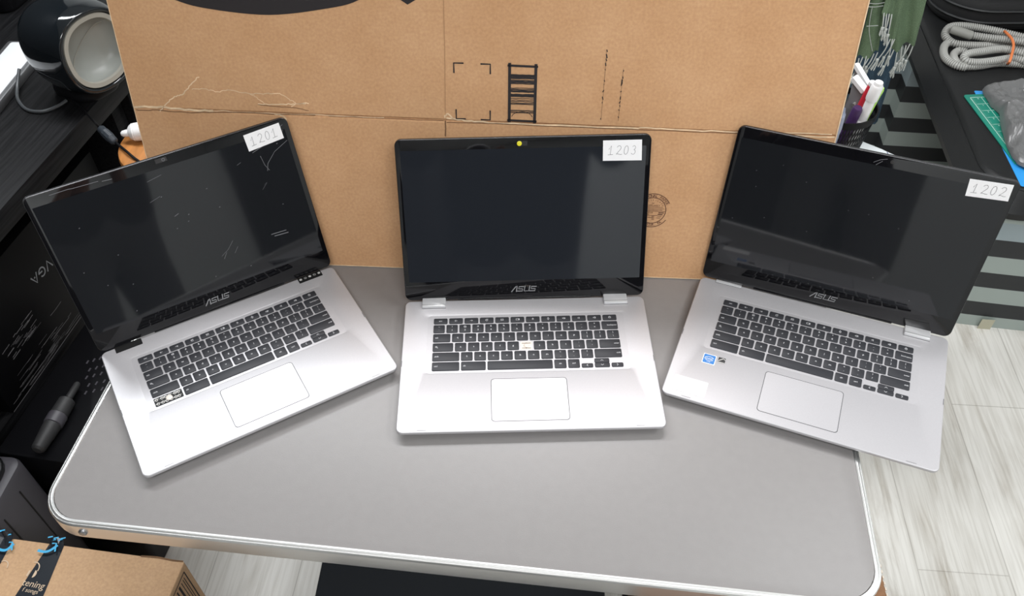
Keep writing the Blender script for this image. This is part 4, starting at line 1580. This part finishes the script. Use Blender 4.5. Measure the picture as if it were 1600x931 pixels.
mb.loft([slab_ring(.012, -.023, 1.03, 1.25, .10, -.372), slab_ring(.003, -.032, 1.04, 1.26, .11, -.368), slab_ring(0, -.035, 1.04, 1.26, .11, -.350), slab_ring(.003, -.032, 1.037, 1.257, .11, -.345),
         slab_ring(.026, -.010, 1.01, 1.23, .10, -.304), slab_ring(.030, -.006, 1.01, 1.23, .10, -.3055), slab_ring(.034, -.002, 1.005, 1.225, .10, -.299), slab_ring(.040, .004, 1.0, 1.22, .10, LTZ)])
mb.build('top', mat('black_vinyl', (.009, .0095, .010), .5, spec=.35, bump=.15, bump_scale=300), lt, smooth=40)
SL = [FLOOR, -.699, -.651, -.601, -.552, -.50, -.448, -.397, -.370]
SM = [1, 0, 1, 0, 1, 0, 2, 1]


def striped(outline, name):
    mb_ = MB()
    rings = [[(x, y, z - FLOOR) for x, y in outline] for z in SL]
    mb_.loft(rings, mis=SM)
    return mb_.build(name, [M_st_b, M_st_g, M_st_g2], lt, smooth=30)


fr = [(.06 + .80 * i / 16, .004 - .026 * math.sin(math.pi * (i + 2) / 20)) for i in range(17)]
o = striped(fr + [(.86, .06), (.06, .06)], 'front_panel')
striped([(-.25, .73), (.021, .73), (.021, .661), (.95, .661), (.95, .80), (-.25, .80)], 'rear_panel')
mb = MB()
lq = lambda px, py, z: (Matrix.Rotation(-LTA, 4, 'Z') @ (pz(px, py, z) - lo_))
a_ = lq(1536, 512, FLOOR)
for v0 in (0,):
    mb.box((a_.x, -.0215, .017), (.032, .0012, .034), None, 0)
lab(mb.build('tape_patch', mat('beige_tape', (.46, .44, .33), .4), lt, smooth=0), 'small beige tape patch at the foot')
# cloth-like hanging: towels on a rack
rack = thing('towel_rack', 'black towel rack post and arm behind the cardboard holding the towels', 'rack', (.70, 1.216, FLOOR))
mb = MB()
mb.lathe([(0, .11), (.012, .11), (.016, .10), (.018, .02)], None, 24)
mb.build('base', M_blk, rack)
mb = MB()
mb.tube([(0, 0, .015), (0, 0, .90)], .011, 12)
mb.build('post', M_blk, rack)
mb = MB()
mb.tube([(0, 0, .78), (.34, 0, .78)], .008, 10)
mb.build('arm', M_blk, rack)
mb = MB()
mb.tube([(0, .068, .74), (.34, .068, .74)], .008, 10)
mb.tube([(0, .068, .74), (0, 0, .74)], .008, 10)
mb.build('arm', M_blk, rack)
AZ = FLOOR + .78


def cloth_sheet(mb_, x0t, x1t, x0b, x1b, y, ztop, hem, amp, nf, mi=0, n=36, m=26, ph=0):
    """hanging cloth, thick by doubling; hem(s) gives the lower edge"""
    for back in (0, 1):
        rows_ = []
        for j in range(m + 1):
            t = j / m
            row = []
            for i in range(n + 1):
                s_ = i / n
                zb = hem(s_)
                z = ztop + (zb - ztop) * t
                x = (x0t + (x1t - x0t) * s_) * (1 - t) + (x0b + (x1b - x0b) * s_) * t
                yy_ = y + amp * (.35 + .65 * t) * math.sin(s_ * nf * 2 * math.pi + ph) + .004 * noise.noise(Vector((s_ * 4, t * 5, ph))) + (.0022 if back else 0)
                row.append(Vector((x, yy_, z)))
            rows_.append(row)
        mb_.loft(rows_ if not back else rows_, mi, False, False, closed=False)


tw_ = thing('towel', 'green woven towel with white lines and knotted fringe hanging at upper right', 'towel', (.90, 1.24, AZ))
tT = Matrix.Translation((-.90, -1.24, -AZ))
zt_ = .055 
M_green = mat('green_woven_cotton', (.125, .185, .105), .9, noise_scale=500, noise_amt=.25, bump=.3, bump_scale=700)
M_bluec = mat('dark_blue_cotton', (.045, .085, .125), .9, noise_scale=400, noise_amt=.2, bump=.3, bump_scale=600)
M_fr = mat('grey_white_thread', (.48, .50, .47), .9)
YT = 1.20
fringe = []


def layer(pxs, y, amp, nf, ph):
    """pxs: left-top, right-top, right-bottom, left-bottom in the photo; becomes a hanging sheet at depth y"""
    (a, b, c, d) = [pyy(px, py, y) for px, py in pxs]
    # extend up to the rack arm
    zt = AZ + .006
    ka = (zt - d.z) / max(1e-6, a.z - d.z)
    kb = (zt - c.z) / max(1e-6, b.z - c.z)
    xa = d.x + (a.x - d.x) * min(ka, 2.2)
    xb = c.x + (b.x - c.x) * min(kb, 2.2)
    mb_ = MB()
    cloth_sheet(mb_, xa, xb, d.x, c.x, y, zt, lambda s_: d.z + (c.z - d.z) * s_ + .006 * math.sin(s_ * 9 + ph), amp, nf, ph=ph)
    for v in mb_.bm.verts:
        v.co = tT @ v.co
    mb_.build('cloth_fold', M_green, tw_, smooth=60)
    return d, c


hems = []
hems.append((layer([(1362, 0), (1386, 0), (1373, 82), (1338, 93)], 1.205, .007, 1.3, .4), 1.205, 6))
hems.append((layer([(1386, 0), (1446, 0), (1430, 66), (1392, 80)], 1.195, .008, 1.6, 2.0), 1.195, 6))
hems.append((layer([(1394, 0), (1412, 0), (1398, 62), (1388, 62)], 1.175, .005, .8, 1.0), 1.175, 3))
hems.append((layer([(1384, 0), (1399, 0), (1394, 24), (1378, 21)], 1.160, .005, .8, 3.0), 1.160, 4))
# white woven lines
mb = MB()
for ln in ([(1352, 4), (1368, 6), (1382, 4)], [(1351, 10), (1366, 11), (1380, 9)], [(1354, 41), (1372, 40)], [(1363, 10), (1358, 45), (1363, 80)], [(1409, 0), (1413, 3)]):
    P = [pyy(px, py, 1.196) for px, py in ln]
    mb.tube([tT @ p_ for p_ in smooth_path(P, 5)], .0009, 5)
mb.build('woven_line', M_fr, tw_)
random.seed(17)
for (d, c), y, n_ in hems:
    for k in range(n_):
        s_ = (k + .5) / n_
        p_ = Vector((d.x + (c.x - d.x) * s_, y - .004, d.z + (c.z - d.z) * s_ + .004))
        l_ = random.uniform(.055, .085)
        sw_ = random.uniform(-.022, .010)
        mb = MB()
        P = smooth_path([p_, p_ + Vector((sw_ * .4, -.004, -l_ * .35)), p_ + Vector((sw_, -.002, -l_ * .7))], 4)
        mb.tube([tT @ q_ for q_ in P], .0016, 6)
        kn = tT @ P[-1]
        mb.lathe([(-.005, .001), (-.003, .0042), (.003, .0042), (.005, .001)], Matrix.Translation(kn), 8)
        for j in range(5):
            a = 2 * math.pi * j / 5
            mb.tube([kn, kn + Vector((.003 * math.cos(a), .003 * math.sin(a), -.008)), kn + Vector((.005 * math.cos(a) + sw_ * .3, .005 * math.sin(a), -l_ * .33))], .0013, 5)
        mb.build('tassel', M_fr, tw_)
bt_ = thing('blue_cloth', 'dark blue cloth hanging behind the green towel fringe', 'towel', (.93, 1.27, FLOOR + .74))
mb = MB()
a, b, c, d = [pyy(px, py, 1.27) for px, py in ((1335, 60), (1412, 60), (1372, 192), (1318, 192))]
zt = FLOOR + .74 + .006
xa = d.x + (a.x - d.x) * (zt - d.z) / (a.z - d.z)
xb = c.x + (b.x - c.x) * (zt - c.z) / (b.z - c.z)
cloth_sheet(mb, xa, xb, d.x, c.x, 1.27, zt, lambda s_: d.z + (c.z - d.z) * s_, .007, 3.2)
for v in mb.bm.verts:
    v.co = v.co - Vector((.93, 1.27, FLOOR + .74))
mb.build('cloth_fold', M_bluec, bt_, smooth=60)

# items on the low table: bag, hose, band, mat, sheet, grey plastic bag
sbg = thing('soft_case', 'black soft zipped case lying at the back of the low striped table', 'bag', (1.62, 1.60, LTZ))
M_fab = mat('black_fabric', (.006, .006, .0065), .8, bump=.2, bump_scale=900)
mb = MB()
mb.rprism(.90, .52, 0.0, .085, .13, .022, 10)
mb.build('body', M_fab, sbg, smooth=60)
mb = MB()
mb.rprism(.86, .48, .080, .135, .12, .026, 10, .01, .01)
mb.build('flap', M_fab, sbg, smooth=60)
for z_, w_, d_, r_ in ((.030, .903, .523, .13), (.062, .903, .523, .13), (.105, .862, .482, .12)):
    mb = MB()
    mb.tube([(x, y, z_) for x, y in rr(w_, d_, r_, 10, .0 if z_ < .1 else .01, .0 if z_ < .1 else .01)], .004, 6, closed=True)
    mb.build('piping', M_blk, sbg)

hose = thing('hose', 'coiled pale grey ribbed hose bound with an orange band on the black top', 'hose', pz(1540, 80, LTZ))
hO = hose.location.copy()
HS = 7.161


def hp(pts, zs):
    return [pz(1420 + a / HS, b / HS, LTZ + z) - hO for (a, b), z in zip(pts, zs)]


M_hose = mat('pale_grey_hose', (.40, .40, .375), .35)
HR = .0098


def ribbed(path, mb_, r=HR, pitch=.0056):
    # resample evenly then ripple the radius
    S = smooth_path(path, 14)
    out, acc = [S[0]], 0
    step = pitch / 4
    cur = S[0]
    i = 1
    while i < len(S):
        dv = S[i] - cur
        if dv.length < step:
            i += 1
            continue
        cur = cur + dv.normalized() * step
        out.append(cur)
    mb_.tube(out, lambda k: r * (1.06, 1.06, .86, .86)[k % 4], 14)
    for f in mb_.bm.faces:
        f.material_index = 0
    mb_.bm.faces.ensure_lookup_table()
    for k in range(len(out) - 1):
        if k % 4 == 2:
            for q_ in range(14):
                mb_.bm.faces[k * 14 + q_].material_index = 1  # groove shade painted in with a darker hose colour


strands = [
    ([(1500, 455), (1289, 420), (1000, 352), (750, 306), (560, 290), (450, 310), (405, 385), (450, 455), (560, 497), (800, 512), (1000, 505), (1289, 545), (1500, 580)],
     [.030, .030, .030, .031, .032, .030, .022, .016, .014, .013, .012, .012, .012]),
    ([(680, 392), (900, 425), (1150, 452), (1500, 500)], [.030, .031, .032, .032]),
    ([(1500, 640), (1289, 600), (1050, 552), (800, 580), (670, 600), (618, 640), (660, 690), (800, 700), (1000, 675), (1150, 655), (1289, 680), (1500, 720)],
     [.030, .030, .031, .031, .030, .026, .022, .020, .020, .021, .022, .022]),
    ([(640, 585), (560, 570), (510, 600), (505, 650), (560, 720), (640, 742), (800, 735), (1000, 705), (1289, 722), (1500, 760)], [.014, .013, .012, .011, .0105, .0105, .0105, .0105, .0105, .0105]),
    ([(470, 470), (410, 500), (388, 560), (400, 630), (450, 685), (540, 735), (640, 755)], [.013, .011, .0105, .0105, .0105, .0105, .0105]),
]
for P, Z in strands:
    mb = MB()
    ribbed(hp(P, Z), mb)
    mb.build('hose_length', [M_hose, mat('hose_groove_shade', (.13, .13, .12), .5)], hose, smooth=60)
mb = MB()
cpth = hp([(478, 322), (540, 345), (620, 372), (700, 398)], [.042, .040, .036, .032])
cS = smooth_path(cpth, 6)
mb.tube(cS, lambda i: .0112 if i < 3 else .0118, 18, caps=False)
mb.tube(cS[:10], lambda i: .0092, 18, mi=1)  # closed darker plug paints the shade inside the cuff mouth
mb.tube([cS[0] + (cS[0] - cS[1]) * .001, cS[1]], .0098, 18, mi=0, caps=False)
lab(mb.build('cuff', [mat('grey_cuff_rubber', (.30, .30, .275), .5), mat('hose_hollow_shade', (.10, .10, .095), .8)], hose, smooth=60), 'smooth grey end cuff')
band = [pz(1420 + a / HS, b / HS, LTZ + z) for a, b, z in ((1075, 352, .041), (1120, 395, .047), (1155, 440, .049), (1172, 500, .047), (1165, 560, .045), (1150, 620, .041), (1128, 690, .033), (1110, 712, .018),
                                                         (1110, 690, .0015), (1130, 600, .0015), (1140, 500, .0015), (1110, 400, .0015), (1075, 360, .018))]
mb = MB()
bS = smooth_path(band, 5, closed=True)
mb.tube(bS, .0034, 8, closed=True)
tag(mb.build('rubber_band', mat('orange_rubber', (.78, .22, .07), .5)), 'orange rubber band wrapped around the grey ribbed hose', 'band')

# cutting mat and blue sheet
m0, m1, m2 = pz(1504, 150, LTZ), pz(1586, 259, LTZ), pz(1545, 149, LTZ)
e1 = (m1 - m0)
ln1 = e1.length
a1 = math.atan2(e1.y, e1.x)
mat_t = thing('cutting_mat', 'green cutting mat with pale grid lines under the grey plastic bag', 'mat', (m0.x, m0.y, LTZ + .0012), (0, 0, a1))
mb = MB()
wide = .22
mb.rprism(ln1, wide, 0, .0025, .008, .0004, 4, ln1 / 2, wide / 2, 0)
mb.build('mat_body', [mat('green_mat_vinyl', (.010, .235, .165), .45)], mat_t)
mb = MB()
zz_ = .00262
mb.strokes([[(.014, .012), (ln1 - .012, .012), (ln1 - .012, wide - .014), (.014, wide - .014), (.014, .012)]], .0016, None, 0, zz_)
mb.strokes([[(.014, .040), (ln1 - .012, .040)]], .0011, None, 0, zz_)
n_ = 9
for k in range(1, n_):
    x = .014 + (ln1 - .026) * k / n_
    mb.strokes([[(x, .012), (x, wide - .02)]], .0011, None, 0, zz_)
for k in range(1, n_ * 5):
    x = .014 + (ln1 - .026) * k / (n_ * 5)
    mb.strokes([[(x, .012), (x, .018)]], .0004, None, 0, zz_)
for k in range(n_):
    mb.text(str(k), .008, Matrix.Translation((.014 + (ln1 - .026) * k / n_ + .006, .030, 0)) @ Matrix.Rotation(R_(90), 4, 'Z'), 0, z=zz_)
lab(mb.build('grid_lines', mat('mint_print', (.55, .78, .68), .5), mat_t, smooth=0), 'pale printed grid lines')
q0, q1 = pz(1524, 147, LTZ), pz(1592, 285, LTZ)
e2 = q1 - q0
mb = MB()
a2 = math.atan2(e2.y, e2.x)
mb.rprism(e2.length + .03, .16, 0, .0010, .004, .0002, 3, e2.length / 2 - .0, .08)
bs = mb.build('plastic_folder', mat('bright_blue_plastic', (.03, .30, .72), .35))
bs.location = (q0.x, q0.y, LTZ)
bs.rotation_euler = (0, 0, a2)
tag(bs, 'bright blue plastic folder showing beneath the green cutting mat', 'folder')

# grey plastic bag
gl = [(1534, 142), (1541, 155), (1547, 166), (1553, 171), (1560, 180), (1562, 196), (1567, 215), (1575, 235), (1584, 252), (1596, 262), (1625, 268), (1670, 262), (1690, 220), (1688, 170), (1660, 145), (1620, 138), (1590, 137), (1565, 137), (1548, 137)]
G = [pz(px, py, LTZ + .006) for px, py in gl]
S = smooth_path(G, 5, closed=True)
cG = sum(S, Vector()) / len(S)
gb = thing('plastic_bag', 'crumpled grey plastic bag lying partly over the green cutting mat', 'bag', (cG.x, cG.y, LTZ + .004))
mb = MB()
rings = []
for s_, h_ in ((.98, .0012), (1.0, .005), (.985, .012), (.95, .018), (.91, .022), (.86, .025), (.80, .027), (.74, .029), (.68, .030), (.61, .031), (.54, .032), (.47, .032), (.40, .032), (.33, .032), (.26, .032), (.19, .032), (.12, .032), (.05, .032)):
    ring = []
    for i, p_ in enumerate(S):
        x, y = (p_.x - cG.x) * s_, (p_.y - cG.y) * s_
        f1 = 1 - abs(noise.noise(Vector((x * 9 + y * 3, y * 11 - x * 4, 1.3)))) * 2.2
        f2 = 1 - abs(noise.noise(Vector((x * 24 - y * 10, y * 20 + x * 9, 4.0)))) * 2.2
        f3 = 1 - abs(noise.noise(Vector((x * 52, y * 47, 7.0)))) * 2.2
        up_ = (f1 - .4) * .017 + (f2 - .4) * .009 + (f3 - .4) * .004
        ring.append(Vector((x, y, max(.001, h_ + up_ * min(1, (1.02 - s_) * 6)))))
    rings.append(ring)
mb.loft(rings)
mb.build('bag_body', mat('grey_poly_film', (.155, .155, .155), .28, bump=.25, bump_scale=60), gb, smooth=18)
lbp = pz(1606, 146, LTZ + .04) - gb.location
mb = MB()
mb.box((lbp.x + .02, lbp.y, lbp.z), (.05, .035, .001), Euler((.1, .1, .3)).to_matrix(), 0)
lab(mb.build('label', M_paper, gb, smooth=0), 'white paper label')

# ------------------------------------------------------------------ the person taking the picture, seen only as a dark reflection in the screens
def skinned(name, verts, edges, radii, root=0, sub=2):
    me = bpy.data.meshes.new(name)
    me.from_pydata(verts, edges, [])
    o = bpy.data.objects.new(name, me)
    COL.objects.link(o)
    o.modifiers.new('skin', 'SKIN')
    sm = o.modifiers.new('sub', 'SUBSURF')
    sm.levels = sm.render_levels = sub
    if not me.skin_vertices:
        bm_ = bmesh.new()
        bm_.from_mesh(me)
        bm_.verts.layers.skin.verify()
        bm_.to_mesh(me)
        bm_.free()
    for i, r in enumerate(radii):
        me.skin_vertices[0].data[i].radius = r if isinstance(r, tuple) else (r, r)
        me.skin_vertices[0].data[i].use_root = (i == root)
    dg = bpy.context.evaluated_depsgraph_get()
    new = bpy.data.meshes.new_from_object(o.evaluated_get(dg))
    o.modifiers.clear()
    o.data = new
    bpy.data.meshes.remove(me)
    return o


PV, PE, PR = [], [], []


def pv(p, r, parent=None):
    PV.append((p[0] + px0, p[1], p[2]))
    PR.append(r)
    if parent is not None:
        PE.append((parent, len(PV) - 1))
    return len(PV) - 1


py0 = -1.22
px0 = .06
pel = pv((0, py0, .14), (.18, .115))
spi = pv((0, py0 + .01, .32), (.205, .12), pel)
che = pv((0, py0 + .03, .52), (.215, .125), spi)
nk = pv((0, py0 + .07, .70), .058, che)
hd0 = pv((0, py0 + .10, .79), (.068, .085), nk)
hd1 = pv((0, py0 + .10, .89), (.076, .096), hd0)
hd2 = pv((0, py0 + .09, .955), (.055, .070), hd1)
for sx in (-1, 1):
    sh_ = pv((sx * .215, py0 + .02, .59), .070, che)
    el = pv((sx * .30, py0 + .08, .40), .056, sh_)
    wr = pv((sx * .135, py0 + .24, .70), .033, el)
    pm = pv((sx * .100, py0 + .275, .775), (.036, .018), wr)
    for k in range(4):
        f0 = pv((sx * (.112 - k * .018), py0 + .278, .815 - k * .004), .0090, pm)
        f1 = pv((sx * (.100 - k * .018), py0 + .284, .842 - k * .006), .0082, f0)
        f2 = pv((sx * (.084 - k * .016), py0 + .281, .852 - k * .008), .0072, f1)
    t0 = pv((sx * .075, py0 + .262, .790), .0100, pm)
    t1 = pv((sx * .052, py0 + .262, .812), .0085, t0)
    hp_ = pv((sx * .095, py0, .06), .098, pel)
    kn_ = pv((sx * .11, py0 + .02, -.28), .068, hp_)
    an_ = pv((sx * .115, py0, -.655), .046, kn_)
    ft = pv((sx * .13, py0 + .13, -.700), (.042, .034), an_)
per_ = skinned('person', PV, PE, PR)
per_.data.materials.clear()
for m_ in (mat('dark_sweater', (.010, .010, .012), .85), mat('grey_trousers', (.16, .16, .165), .85), mat('skin', (.50, .31, .23), .5), mat('dark_shoe', (.02, .02, .02), .5)):
    per_.data.materials.append(m_)
for p_ in per_.data.polygons:
    c_ = p_.center
    hand = c_.y > py0 + .215 and c_.z > .6
    p_.material_index = 3 if c_.z < -.64 else 1 if c_.z < .12 and abs(c_.x - px0) < .26 else 2 if (c_.z > .715 and abs(c_.x - px0) < .1 and c_.y < py0 + .21) or hand else 0
per_.data.shade_smooth()
tag(per_, 'person in dark sweater and grey trousers standing behind the camera', 'person')
mb = MB()
mb.lathe([(0, .083), (.02, .088), (.05, .082), (.075, .060), (.088, .025), (.090, 0)], Matrix.Translation((px0, py0 + .085, .885)) @ Matrix.Diagonal((.95, 1.15, 1.05, 1)), 24)
mb.build('hair', mat('dark_hair', (.015, .011, .009), .6), per_, smooth=60)
